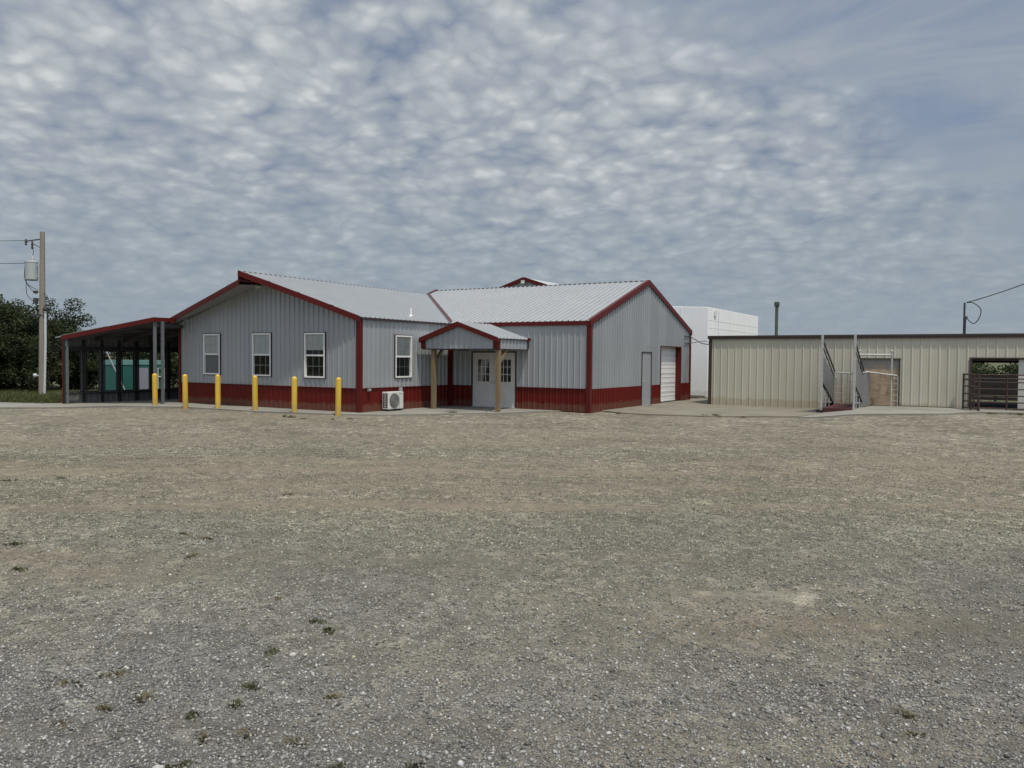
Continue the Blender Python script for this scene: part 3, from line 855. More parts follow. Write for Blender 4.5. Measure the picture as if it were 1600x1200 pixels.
mb = MB(); mb.box(bx-0.12, bx+0.12, 29.7, 29.82, bz-0.40, bz-0.2); mb.lathe([(0.12,0),(0.15,0.1),(0.1,0.14)], (bx, 29.72, bz-0.5), 12)
mb.build('gable_light', M['lens'], bb)

wb = thing('white_storage_building', (2.8, 25.5, 0), 'windowless white panelled block building standing behind the right gable', 'building')
mb = MB()
mb.hexa([(-0.5,20.2,-0.1), (5.7,20.2,-0.1), (5.7,30.7,-0.1), (-0.5,30.7,-0.1)], [(-0.5,20.2,4.9), (5.7,20.2,4.63), (5.7,30.7,4.66), (-0.5,30.7,4.9)])
mb.build('wall', M['boxwhite'], wb, bevel=0.02)
mb = MB()
for k, yy in enumerate((21.5, 22.0, 24.2, 26.2, 28.5)):
    mb.box(5.701, 5.708, yy, yy+(0.02 if k != 1 else 0.1), -0.05, 4.6)
for z in (3.55, 3.95): mb.box(5.701, 5.706, 20.3, 30.6, z, z+0.015)
mb.box(5.72, 5.76, 21.2, 21.5, 4.2, 4.5)
mb.box(4.2, 4.22, 20.187, 20.199, 0, 4.6)
mb.build('panel_joint', M['seam'], wb)
mb = MB(); mb.box(-0.45, 5.6, 20.10, 20.185, -0.1, 0.02); mb.build('base_curb', M['slab'], wb)
mb = MB(); mb.box(-0.5, 5.65, 20.25, 30.65, 4.63, 4.645); 

# ================================================================== BEIGE BARN
BY, BX0, BX1, BYB, BZ = 13.82, 7.75, 27.5, 22.0, 2.80
barn = thing('beige_barn', (16, 17, 0), 'long low beige metal barn with dark brown roof trim and an open gate bay', 'barn')
blo = lambda s: -0.09 if s < 12.6 else (0.17 if s < 17 else 0.14)
bho = [(13.80, 15.2, 0.0, 1.97), (17.61, 20.6, 0.0, 2.0)]
mb = MB()
sheet(mb, (0,BY,0), (1,0,0), (0,0,1), (0,-1,0), BX0, BX1, blo, BZ, pitch=0.3075, h=0.022, w=0.036, top=0.015, minor=0.004, holes=bho, brk=(12.6, 17), phase=BX0+0.2)
sheet(mb, (BX0,0,0), (0,-1,0), (0,0,1), (-1,0,0), -BYB, -BY, -0.1, BZ-0.2, pitch=0.3075, h=0.03, w=0.045)
sheet(mb, (BX1,0,0), (0,1,0), (0,0,1), (1,0,0), BY, BYB, 0, BZ-0.2, pitch=0.3075, h=0.03, w=0.045)
sheet(mb, (0,BYB,0), (-1,0,0), (0,0,1), (0,1,0), -BX1, -BX0, -0.1, BZ-0.3, pitch=0.3075, h=0.03, w=0.045, holes=[(-22.5, -15.5, -0.2, 2.02)])
mb.build('wall', M['beige'], barn)
mb = MB()
mb.hexa([(BX0-0.05,BY-0.05,BZ+0.10), (BX1,BY-0.05,BZ+0.10), (BX1,BYB+0.2,BZ-0.28), (BX0-0.05,BYB+0.2,BZ-0.28)], [(BX0-0.05,BY-0.05,BZ+0.12), (BX1,BY-0.05,BZ+0.12), (BX1,BYB+0.2,BZ-0.26), (BX0-0.05,BYB+0.2,BZ-0.26)])
mb.build('roof', M['brown'], barn)
mb = MB()
mb.box(BX0-0.08, BX1, BY-0.075, BY-0.05, BZ-0.02, BZ+0.125); mb.box(BX0-0.08, BX1, BY-0.085, BY-0.0755, BZ+0.06, BZ+0.13)
mb.build('eave_trim', M['brown'], barn)
mb = MB(); mb.box(BX0-0.04, BX0+0.10, BY-0.045, BY, -0.1, BZ-0.02); mb.box(BX0-0.04, BX0-0.001, BY, BY+0.15, -0.1, BZ-0.02); mb.build('corner_trim', M['brown'], barn)
mb = MB(); mb.box(13.78, 15.22, BY+0.03, BY+0.06, 0.16, 1.98)
pd = mb.build('door', M['plywood'], barn); pd['label'] = 'stained plywood sliding door panel'
mb = MB(); mb.box(13.74, 15.26, BY-0.045, BY+0.02, 1.97, 2.0); mb.box(15.2, 15.24, BY-0.045, BY+0.02, 0.15, 1.97); mb.box(13.76, 13.8, BY-0.045, BY+0.02, 0.1, 1.97)
mb.build('door_frame', M['brown'], pd)
mb = MB(); mb.box(19.09, 20.6, BY+0.06, BY+0.10, 0.16, 1.98)
sd = mb.build('door', M['whiteply'], barn); sd['label'] = 'pale sliding door pushed open to the right'
mb = MB(); mb.box(17.55, 20.65, BY-0.045, BY+0.02, 2.0, 2.05); mb.box(17.55, 17.63, BY-0.045, BY+0.05, 0.05, 2.0)
mb.box(17.6, 20.6, BY+0.11, BY+0.16, 1.93, 1.985)
mb.build('gate_bay_frame', M['brown'], barn)
mb = MB(); mb.box(15.4, 22.6, BYB-0.05, BYB, 1.86, 2.1); mb.box(BX0+0.1, BX1-0.1, BY+0.2, BYB-0.06, 0.06, 0.075)
mb.build('interior_framing', M['boards'], barn)

# power mast on the barn roof (part of the barn)
mb = MB(); mb.tube([(17.33, 14.35, 2.7), (17.33, 14.35, 4.12)], 0.035, 10); mb.tube([(17.36,14.30,2.8),(17.36,14.30,3.5),(17.39,14.28,3.56)], 0.035, 8); mb.box(17.34, 17.44, 14.24, 14.34, 3.50, 3.60)
mb.build('service_mast', M['darksteel'], barn, smooth=40)
# capped pipe behind the barn
mb = MB(); mb.tube([(8.53, 23, -0.1), (8.53, 23, 4.72)], 0.085, 14); mb.tube([(8.53,23,4.72),(8.53,23,4.80),(8.53,23,4.98),(8.53,23,5.0)], [0.10,0.14,0.14,0.10], 14)
o = mb.build('capped_pipe', plain('weathered_green_pipe', (0.085, 0.10, 0.085), 0.7), None, origin=(8.53, 23, 0), smooth=40)
tag(o, 'tall grey-green pipe with a wide dark cap rising behind the beige barn roof', 'pipe')

# ================================================================== CONCRETE, GRAVEL, TERRAIN
def slab_mesh(name, poly, mat, label=None, thick=0.16, dz=0.0):
    # densify a polygon boundary, triangulate, lift to slab_z, and give it a skirt
    bm = bmesh.new()
    pts = []
    for (a, b) in zip(poly, poly[1:]+poly[:1]):
        n = max(1, int(math.hypot(b[0]-a[0], b[1]-a[1])/0.45))
        for k in range(n):
            t = k/n
            j = 0.02*mnoise.noise(Vector((a[0]+(b[0]-a[0])*t, a[1]+(b[1]-a[1])*t, 9)))
            pts.append((a[0]+(b[0]-a[0])*t + j, a[1]+(b[1]-a[1])*t + j))
    vs = [bm.verts.new((x, y, 0)) for x, y in pts]
    bm.faces.new(vs)
    bmesh.ops.triangulate(bm, faces=bm.faces[:])
    for _ in range(3):
        es = [e for e in bm.edges if e.calc_length() > 1.2 and not e.is_boundary]
        if es:
            bmesh.ops.subdivide_edges(bm, edges=es, cuts=1)
            bmesh.ops.triangulate(bm, faces=bm.faces[:])
    for v in bm.verts: v.co.z = slab_z(v.co.x, v.co.y) + dz
    r = bmesh.ops.extrude_face_region(bm, geom=bm.faces[:])
    for v in [g for g in r['geom'] if isinstance(g, bmesh.types.BMVert)]: v.co.z -= thick
    bmesh.ops.recalc_face_normals(bm, faces=bm.faces[:])
    me = bpy.data.meshes.new(name); bm.to_mesh(me); bm.free(); me.materials.append(mat)
    o = bpy.data.objects.new(name, me); COL.objects.link(o)
    tag(o, label, None, None, 'structure')
    return o
slab_mesh('concrete_apron', [(-40,-10.6),(-20,-6.6),(-12.99,-5.02),(-10.33,-4.04),(-9.59,-2.68),(-6.95,-1.6),(-3.08,-1.55),(0.02,-0.83),(1.35,-0.16),(2.4,1.22),(3.78,3.0),(4.5,4.4),(5.0,5.3),(5.0,16),(-9.4,16),(-14.0,10.1),(-14.0,-2.5),(-16.29,-3.5),(-40,-9.3)], M['slab'], None)
slab_mesh('barn_apron', [(6.0,6.2),(6.9,6.0),(7.3,6.2),(8.87,6.58),(9.75,6.72),(11.25,7.66),(12.6,8.6),(12.9,10.2),(13.2,16.5),(6.0,18)], M['slabtan'], None)
slab_mesh('barn_apron', [(12.63,8.0),(13.6,8.0),(14.43,8.45),(16.0,9.3),(16.99,10.1),(17.91,11.9),(19.23,12.2),(23,12.6),(27.5,12.8),(27.5,15),(13.3,15),(12.95,10.2)], M['slab'], None, dz=0.004)

RU, RV = (0.856, 0.517), (-0.517, 0.856)
PALE = [(15.96,-13.42,.5),(16.45,-13.2,.45),(16.75,-13.05,.35),(17.02,-12.39,.4),(17.6,-12.0,.5),(17.3,-12.2,.35),(16.9,-12.7,.3)]
def wear(x, y):
    """how far traffic has ground the stone to fines: 0 loose rock .. 1 bare; second value: pale powder"""
    a = x*RU[0]+y*RU[1]; b = x*RV[0]+y*RV[1]
    n = mnoise.fractal(Vector((a*0.07, b*0.34, 2.0)), 0.9, 2.0, 4)
    d = mnoise.fractal(Vector((a*0.5, b*1.1, 7.0)), 0.8, 2.0, 4)
    w = 0.34 + 0.60*n + 0.10*d
    wob = 0.5*math.sin(a*0.21) + 0.25*math.sin(a*0.53+1)
    for b0, amp in ((-18.7, .30), (-16.2, .75), (-14.8, .45), (-13.1, .8), (-11.9, .6), (-8.6, .35), (-22.6, .25), (-20.9, .25)):
        w += amp*math.exp(-((b - b0 - wob - 0.03*(a-4))/0.34)**2)*(0.8+0.3*d)
    p = 0.0
    for px_, py_, r_ in PALE:
        q = ((x-px_)*RU[0]+(y-py_)*RU[1])/r_, ((x-px_)*RV[0]+(y-py_)*RV[1])/(r_*0.42)
        p += math.exp(-(q[0]**2+q[1]**2)*1.4)*max(0, 0.35+1.9*mnoise.noise(Vector((a*2.2, b*4.5, 4.0))))
    return min(1, max(0, w)), min(1, p)
def grid_sheet(name, xs, ys, zf, mat, kind='structure', keep=None):
    V = np.array([(x, y, zf(x, y)) for y in ys for x in xs], dtype=float)
    nx = len(xs); F = []
    for j in range(len(ys)-1):
        for i in range(nx-1):
            if keep and not keep((xs[i]+xs[i+1])/2, (ys[j]+ys[j+1])/2): continue
            a = j*nx+i; F.append((a, a+1, a+nx+1, a+nx))
    me = bpy.data.meshes.new(name); me.from_pydata(V.tolist(), [], F); me.materials.append(mat)
    me.polygons.foreach_set('use_smooth', [True]*len(F))
    o = bpy.data.objects.new(name, me); COL.objects.link(o); o['kind'] = kind
    return o
xs = list(np.arange(-60, -16, 2.0)) + list(np.arange(-16, 30, 0.25)) + list(np.arange(30, 82, 2.0))
ys = list(np.arange(-70, -24, 2.0)) + list(np.arange(-24, 19, 0.25))
def lot_keep(x, y):
    if x < -13.9: return y < -3.2 + (x+14)*0.235
    return True
lot = grid_sheet('gravel_lot', xs, ys, grav_z, M['gravel'], keep=lot_keep)
at = lot.data.attributes.new('wear', 'FLOAT_COLOR', 'POINT')
buf = []
for v in lot.data.vertices:
    w_, p_ = wear(v.co.x, v.co.y); buf += [w_, p_, 0, 1]
at.data.foreach_set('color', buf)
def terr(x, y):
    r = math.hypot(x-5, y)
    z = -0.17
    if y > 34: z -= 6.0*ss(34, 105, y)
    if r > 200: z += 6.5*ss(250, 1400, r) + 9*ss(900, 3000, r)*(0.6+0.6*mnoise.noise(Vector((x*0.0011, y*0.0011, 1))))
    if -60 < x < -13 and -3.3 + (x+14)*0.235 < y < 14: z += 0.075*ss(0, 1.0, y - (-3.2 + (x+14)*0.235))
    return z
tx = sorted(set([round(v, 3) for v in list(np.linspace(-70, 90, 81)) + [s*90*1.18**k for k in range(1, 22) for s in (-1, 1)]]))
ty = sorted(set([round(v, 3) for v in list(np.linspace(-80, 120, 101)) + [s*120*1.18**k for k in range(1, 20) for s in (-1, 1)]]))
grid_sheet('terrain', tx, ty, terr, M['pasture'])

# loose stones on the lot (uncountable): thousands of little rocks, densest near the camera
CAMX, CAMY = 17.974, -19.833
def stones(n):
    bv = np.array([(1,0,0),(0.1,1,0.05),(-1,0.1,0),(0,-1,0.1),(0.15,0.1,1),(-0.1,0,-1)], float)
    bf = np.array([(0,1,4),(1,2,4),(2,3,4),(3,0,4),(1,0,5),(2,1,5),(3,2,5),(0,3,5)])
    ang = R(-31.1) + (rng.random(n)-0.5)*R(88)
    u = rng.random(n)
    r = 2.7 + 22*u**1.75
    x = CAMX + np.sin(ang)*r; y = CAMY + np.cos(ang)*r
    wp = np.array([wear(a_, b_) for a_, b_ in zip(x, y)])
    keep = rng.random(n) < np.clip(1.10 - 1.05*wp[:, 0] - 0.8*wp[:, 1], 0.05, 1.0)*np.clip((25-r)/12, 0, 1)
    x, y, r = x[keep], y[keep], r[keep]; n = len(x)
    z = np.array([grav_z(a, b) for a, b in zip(x, y)])
    size = 0.0049*np.exp(rng.normal(0, 0.42, n)) * (1 + 0.035*r)
    size = np.clip(size, 0.0035, 0.0175)
    sc = np.stack([size*(0.8+0.6*rng.random(n)), size*(0.7+0.5*rng.random(n)), size*(0.45+0.4*rng.random(n))], 1)
    V = bv[None]*(1 + 0.35*(rng.random((n, len(bv), 1))-0.5)*2)*sc[:, None, :]
    th = rng.random(n)*2*np.pi; c, s_ = np.cos(th), np.sin(th)
    tilt = (rng.random(n)-0.5)*0.9
    Z = V[:, :, 2] + V[:, :, 0]*tilt[:, None]
    X = V[:, :, 0]*c[:, None]-V[:, :, 1]*s_[:, None]; Y = V[:, :, 0]*s_[:, None]+V[:, :, 1]*c[:, None]
    V = np.stack([X + x[:, None], Y + y[:, None], Z + (z + sc[:, 2]*0.35)[:, None]], 2)
    nv, nf = len(bv), len(bf)
    Fi = (bf[None] + (np.arange(n)*nv)[:, None, None]).reshape(-1)
    me = bpy.data.meshes.new('loose_gravel')
    me.vertices.add(n*nv); me.vertices.foreach_set('co', V.reshape(-1).astype(np.float32))
    me.loops.add(len(Fi)); me.loops.foreach_set('vertex_index', Fi.astype(np.int32))
    me.polygons.add(n*nf); me.polygons.foreach_set('loop_start', (np.arange(n*nf)*3).astype(np.int32))
    tint = me.attributes.new('tint', 'FLOAT_COLOR', 'POINT')
    val = np.clip(0.20*np.exp(rng.normal(0, 0.40, n)), 0.06, 0.46)
    warm = np.clip((y - 0.62*x + 26.5)/7.5 + rng.normal(0, 0.3, n), 0, 1)
    colr = np.stack([val*(1.0+0.03*warm), val*(0.985-0.02*warm), val*(0.94-0.22*warm), np.ones(n)], 1)
    tint.data.foreach_set('color', np.repeat(colr, nv, axis=0).reshape(-1).astype(np.float32))
    me.update(calc_edges=True); me.validate()
    me.materials.append(M['stone'])
    o = bpy.data.objects.new('loose_gravel', me); COL.objects.link(o)
    tag(o, 'loose crushed limestone gravel scattered over the parking lot', 'gravel', None, 'stuff')
stones(860000)

# grass strip at the left, blades
def blades(name, n, area, hmin, hmax, mat, label, zf, wid=0.012):
    V, F = [], []
    k = 0
    while k < n:
        x, y = area()
        h = random.uniform(hmin, hmax); a = random.random()*6.28; w = wid*random.uniform(0.7, 1.5)
        lx, ly = random.gauss(0, 0.35)*h, random.gauss(0, 0.35)*h
        z = zf(x, y) - 0.01; i = len(V)
        V += [(x-math.cos(a)*w, y-math.sin(a)*w, z), (x+math.cos(a)*w, y+math.sin(a)*w, z), (x+lx, y+ly, z+h)]
        F.append((i, i+1, i+2)); k += 1
    me = bpy.data.meshes.new(name); me.from_pydata(V, [], F); me.materials.append(mat)
    o = bpy.data.objects.new(name, me); COL.objects.link(o)
    tag(o, label, 'grass', None, 'stuff'); return o
def gstrip():
    x = random.uniform(-34, -13.9); y0 = -3.2 + (x+14)*0.235
    return x, y0 + 0.15 + abs(random.gauss(0, 4.5))
blades('grass', 26000, gstrip, 0.06, 0.22, M['grassblade'], 'strip of unmown green grass beneath the utility pole and trees', terr, 0.014)
def bstrip(): return random.uniform(14, 24), random.uniform(22.3, 27)
blades('grass', 3500, bstrip, 0.05, 0.16, M['grassblade'], 'patch of grass seen through the open barn bay', terr, 0.02)

# ================================================================== BOLLARDS
mb = MB(); rb = 0.093
prof = [(rb, -0.25), (rb, 1.17)] + [(rb*math.cos(a), 1.17 + 0.085*math.sin(a)) for a in (0.3, 0.6, 0.9, 1.2, 1.45)]
mb.lathe(prof, (0,0,0), 28)
bol0 = mb.build('bollard', M['yellow'], None, origin=(0,0,0), smooth=40)
blab = ['yellow steel bollard directly in front of the lean-to corner posts',
        'yellow steel bollard before the red wainscot, left of the screened window',
        'yellow steel bollard overlapping the right edge of the screened window',
        'yellow steel bollard overlapping the left edge of the middle gable window',
        'yellow steel bollard between the middle and right gable windows',
        'yellow steel bollard beside the red corner, nearest the air conditioner']
bpos = [(-8.61,-1.71,1.22),(-6.85,-1.70,1.23),(-5.50,-1.35,1.23),(-3.63,-1.28,1.25),(-1.85,-1.16,1.26),(-0.06,-0.95,1.26)]
for i, (x, y, h) in enumerate(bpos):
    o = bol0 if i == 0 else bol0.copy()
    if i: COL.objects.link(o)
    o.location = (x, y, grav_z(x, y) + 0.0)
    o.rotation_euler = (R(random.uniform(-0.6, 0.6)), R((-0.3, -0.5, 0.9, 0.4, -0.3, 0.2)[i]), i*1.1)
    tag(o, blab[i], 'bollard', 'yellow bollards in front of the gable')

# ================================================================== OUTDOOR AC UNIT
ac = thing('outdoor_ac_unit', (0.22, 1.46, 0), 'white outdoor air conditioner unit against the red wainscot below the side window', 'air conditioner')
ax0, ax1, ay0, ay1, az0, az1 = 0.08, 0.37, 1.06, 1.88, 0.055, 0.66
MB().box(ax0, ax1, ay0, ay1, az0, az1).build('casing', M['ac'], ac, bevel=0.018)
mb = MB(); fc = (ax1, 1.38, 0.355)
mb.lathe([(0.255, 0.0), (0.255, 0.012), (0.235, 0.016)], fc, 32, 'x'); 
mb.build('fan_recess', M['acgrey'], ac, smooth=30)
mb = MB()
for q in range(1, 8):
    rr = 0.03*q + 0.01
    pts = [(ax1+0.026, fc[1]+rr*math.cos(t), fc[2]+rr*math.sin(t)) for t in np.linspace(0, 2*math.pi, 29)]
    mb.tube(pts, 0.0035, 5, False)
for q in range(-4, 5):
    yy = q*0.055; hh = math.sqrt(max(0, 0.245**2-yy*yy))
    mb.box(ax1+0.017, ax1+0.03, fc[1]+yy-0.006, fc[1]+yy+0.006, fc[2]-hh, fc[2]+hh)
mb.build('fan_grille', M['acgrille'], ac)
mb = MB(); 
for k in range(9):
    z = az0+0.05 + k*0.058
    for a, b in ((ax0+0.035, ax0+0.125), (ax0+0.155, ax0+0.25)):
        mb.box(a, b, ay0-0.004, ay0+0.02, z, z+0.036)
mb.build('side_vent', M['black'], ac)
mb = MB(); mb.box(ax1+0.0005, ax1+0.004, 1.665, 1.672, az0+0.02, az1-0.02); mb.box(ax1+0.0005, ax1+0.004, 1.71, 1.74, 0.585, 0.605); mb.box(ax1+0.0005, ax1+0.004, 1.77, 1.80, 0.585, 0.605)
mb.build('front_panel_seam', M['acgrey'], ac)
for yy in (1.16, 1.72):
    MB().box(ax0+0.0, ax1+0.03, yy, yy+0.08, -0.01, 0.053).build('foot', M['darksteel'], ac)

# ================================================================== LOADING CHUTE + PIPE FRAME + GATE
ch = thing('livestock_chute', (13.4, 12, 0), 'grey steel livestock loading chute, two tall posts and dark red deck, by the beige barn', 'loading chute')
for x in (12.88, 14.0):
    MB().box(x-0.037, x+0.037, 10.763, 10.837, -0.08, 2.85).build('post', M['steel'], ch)
def yzbar(mb, x, a, b, w, h): mb.bar((x, *a), (x, *b), w, h)
for x, tz in ((12.90, 0.0), (13.98, 0.0)):
    mb = MB()
    q = [(10.92, 1.02), (13.9, 0.08), (13.9, 1.13), (10.92, 2.06)]
    mb.hexa([(x-0.006, a, b) for a, b in q], [(x+0.006, a, b) for a, b in q])
    mb.build('side_panel', M['steelplate'], ch)
    mb = MB()
    yzbar(mb, x, (10.88, 2.60), (13.75, 1.41), 0.045, 0.06)
    yzbar(mb, x, (10.88, 2.36), (13.8, 1.13), 0.035, 0.045)
    mb.build('side_rail', M['steel' if tz else 'darksteel'], ch)
    mb = MB(); yzbar(mb, x, (10.88, 1.03), (13.5, 0.14), 0.06, 0.06); mb.build('hinge_rail', M['black'], ch)
    mb = MB()
    yzbar(mb, x, (13.9, 0.05), (13.9, 1.45), 0.05, 0.05)
    yzbar(mb, x, (10.9, 0.35), (13.1, 0.26), 0.03, 0.03); yzbar(mb, x, (10.9, 0.65), (12.2, 0.58), 0.03, 0.03)
    yzbar(mb, x, (11.6, 0.1), (11.6, 0.8), 0.03, 0.03); yzbar(mb, x, (12.4, 0.1), (12.4, 0.55), 0.03, 0.03)
    mb.build('lower_rails', M['steel'], ch)
mb = MB()
for k in range(7):
    y0 = 10.72 + k*0.46
    mb.box(12.95, 13.93, y0, y0+0.44, 0.06, 0.15)
mb.box(12.95, 13.93, 10.66, 10.71, -0.06, 0.14)
mb.build('deck', M['deckred'], ch)
mb = MB(); mb.box(12.70, 13.93, 10.76, 13.9, -0.07, 0.05); mb.build('deck_frame', M['black'], ch)
# mesh pen behind the deck
mb = MB()
path = [(12.98, 13.1), (13.15, 13.5), (13.95, 13.2)]
def rail(mb, path, z0, z1, r):
    mb.tube([(x, y, z0 + (z1-z0)*i/(len(path)-1)) for i, (x, y) in enumerate(path)], r, 8)
rail(mb, path, 1.43, 1.37, 0.03)
for z in (1.1, 0.85, 0.6, 0.38, 0.2): rail(mb, path, z+0.02, z-0.03, 0.009)
for (x, y) in path + [(13.4, 13.4), (13.66, 13.3)]: mb.tube([(x, y, 0.0), (x, y, 1.4)], 0.012 , 8)
mb.build('mesh_rail', M['steel'], ch, smooth=40)

pf = thing('pipe_frame', (14.4, 13.2, 0), 'galvanised pipe goalpost frame with handrail standing before the stained plywood door', 'pipe frame')
mb = MB()
for x, y in ((13.84, 13.2), (14.97, 13.45)):
    mb.tube([(x, y, -0.02), (x, y, 2.22)], 0.032, 10); mb.lathe([(0.02,2.22),(0.045,2.25),(0.045,2.28),(0.015,2.31)], (x, y, 0), 10)
mb.build('upright', M['steel'], pf, smooth=40)
mb = MB(); mb.tube([(13.84, 13.2, 2.13), (14.97, 13.45, 2.13)], 0.032, 10); mb.build('crossbar', M['steel'], pf, smooth=40)
mb = MB(); mb.tube([(13.70, 13.1, 1.35), (14.14, 13.35, 1.46), (15.17, 13.42, 1.33)], 0.028, 10); mb.build('handrail', M['steel'], pf, smooth=40)
mb = MB()
q = [(13.92, 12.9), (14.2, 13.5)]
mb.hexa([(q[0][0],q[0][1],0.1), (q[1][0],q[1][1],0.16), (q[1][0]+0.01,q[1][1],0.16), (q[0][0]+0.01,q[0][1],0.1)], [(q[0][0],q[0][1],1.34), (q[1][0],q[1][1],1.42), (q[1][0]+0.01,q[1][1],1.42), (q[0][0]+0.01,q[0][1],1.34)])
mb.build('end_plate', M['steelplate'], pf)
mb = MB()
for z in (0.36, 0.58, 0.8, 1.02, 1.22): mb.tube([(14.97, 13.45, z), (15.19, 13.5, z)], 0.008, 6)
mb.tube([(15.19, 13.5, 0.15), (15.19, 13.5, 1.33)], 0.015, 8)
mb.build('mesh_panel', M['steel'], pf)

def gate_panel(t, a, b, zs, r=0.025, z0=0.14, z1=1.45, mid=()):
    A = lambda z: (a[0], a[1], z); B = lambda z: (b[0], b[1], z)
    for f in (0, 1) + tuple(mid):
        m = (a[0]+(b[0]-a[0])*f, a[1]+(b[1]-a[1])*f)
        MB().tube([(*m, z0), (*m, z1 if f in (0, 1) else z1-0.05)], r*1.3, 8).build('upright', M['rust'], t, smooth=40)
    for z in zs:
        MB().tube([A(z), B(z)], r, 8).build('rail', M['rust'], t, smooth=40)
zr_ = (0.20, 0.42, 0.66, 0.90, 1.15, 1.28, 1.42)
g1 = thing('corral_gate', (17.86, 12.3, 0.1), 'rust-brown tubular corral gate leaf swung out across the barn bay corner', 'gate', 'rust-brown corral gates')
gate_panel(g1, (17.38, 13.62), (17.88, 12.25), (0.2, 0.45, 0.72, 1.0, 1.24, 1.43), 0.028, 0.08, 1.46, (0.5,))
g2 = thing('corral_gate', (19.6, 13.6, 0.14), 'long rust-brown tubular corral gate closing the open barn bay', 'gate', 'rust-brown corral gates')
gate_panel(g2, (17.72, 13.55), (21.5, 13.62), zr_, 0.022, 0.13, 1.43, (0.27, 0.6))

# ================================================================== BACKGROUND BEHIND THE BARN
bf = thing('board_fence', (18.5, 27, -0.2), 'dark brown board fence on the grass beyond the open barn bay', 'fence')
mb = MB()
for k in range(7): mb.box(13.5, 23.5, 27, 27.03, 0.0 + k*0.18 - 0.05, 0.0 + k*0.18 + 0.115)
mb.build('boards', M['boards'], bf)
for x in np.arange(13.6, 23.6, 2.45): MB().box(x, x+0.12, 27.031, 27.15, -0.3, 1.3).build('post', M['boards'], bf)

# ------------------------------------------------------------------ trees
def leaf_cloud(cl, n_per, size, flat=0.75):
    V, F = [], []
    for c, r in cl:
        for _ in range(int(n_per*r*r)):
            d = Vector((random.gauss(0,1), random.gauss(0,1), random.gauss(0,1))).normalized()*r*(random.random()**0.33)
            d.z *= flat
            p = Vector(c) + d
            nrm = (d.normalized()*0.6 + Vector((random.gauss(0,1), random.gauss(0,1), random.gauss(0,1)+0.5))).normalized()
            u = nrm.orthogonal().normalized(); a = random.random()*6.28
            u = (u*math.cos(a) + nrm.cross(u)*math.sin(a)); w = nrm.cross(u)
            s = size*random.uniform(0.6, 1.4); i = len(V)
            V += [tuple(p - u*s), tuple(p + w*s*0.5), tuple(p + u*s), tuple(p - w*s*0.5)]
            F.append((i, i+1, i+2, i+3))
    return V, F
def tree_proto(seed, h, w, cedar=False):
    random.seed(seed)
    tr = MB(); r0 = 0.05 + h*0.016
    tp = [(0, 0, -0.2)]; x = y = 0
    for k in range(1, 6):
        x += random.gauss(0, 0.06*h/5); y += random.gauss(0, 0.06*h/5); tp.append((x, y, h*0.8*k/5))
    tr.tube(tp, [r0*(1-0.16*k) for k in range(6)], 8)
    cl = []
    if cedar:
        for k in range(26):
            t = (k+0.5)/26; z = h*(0.06 + 0.92*t); rad = w*(1-t)**0.7*0.75
            a = random.random()*6.28; q = rad*random.uniform(0.15, 0.9)
            cl.append(((math.cos(a)*q, math.sin(a)*q, z), 0.22*w + 0.25*rad))
    else:
        for k in range(13):
            a = k*2.4 + random.random(); z = h*random.uniform(0.22, 0.95)
            env = w*math.sqrt(max(0.05, 1-((z/h-0.55)/0.55)**2))
            q = env*random.uniform(0.35, 0.9)
            b = (math.cos(a)*q, math.sin(a)*q, z)
            st_ = tp[min(4, max(1, int(z/h*4)))]
            tr.tube([st_, ((st_[0]+b[0])/2, (st_[1]+b[1])/2, st_[2]*0.45+z*0.55), b], [r0*0.4, r0*0.25, r0*0.08], 5)
            cl.append((b, w*random.uniform(0.24, 0.4)))
            for _ in range(4):
                cl.append(((b[0]+random.gauss(0,0.22)*w, b[1]+random.gauss(0,0.22)*w, max(0.35, b[2]+random.gauss(0,0.10)*h)), w*random.uniform(0.16, 0.30)))
        for _ in range(10):
            a = random.random()*6.28
            cl.append(((math.cos(a)*w*0.8, math.sin(a)*w*0.8, random.uniform(0.3, h*0.35)), w*0.28))
    V, F = leaf_cloud(cl, 620 if not cedar else 760, 0.075 if not cedar else 0.06)
    random.seed(seed+100)
    return tr, V, F
def tree(name, mat, proto, loc, rz, sc, label, group):
    t = thing(name, loc, label, 'tree', group)
    t.rotation_euler = (0, 0, rz); t.scale = (sc, sc, sc)
    if 'tm' not in proto:
        tr, V, F = proto['raw']
        me = bpy.data.meshes.new('crown'); me.from_pydata(V, [], F); me.materials.append(mat); proto['cm'] = me
        o = tr.build('trunk', M['bark'], None, origin=(0,0,0), smooth=60); proto['tm'] = o.data
        bpy.data.objects.remove(o)
    for nm, me in (('trunk', proto['tm']), ('crown', proto['cm'])):
        o = bpy.data.objects.new(nm, me); COL.objects.link(o); o.parent = t
    return t
P1 = {'raw': tree_proto(11, 5.4, 2.5)}; P2 = {'raw': tree_proto(23, 5.0, 2.8)}; P3 = {'raw': tree_proto(31, 4.6, 1.9, True)}
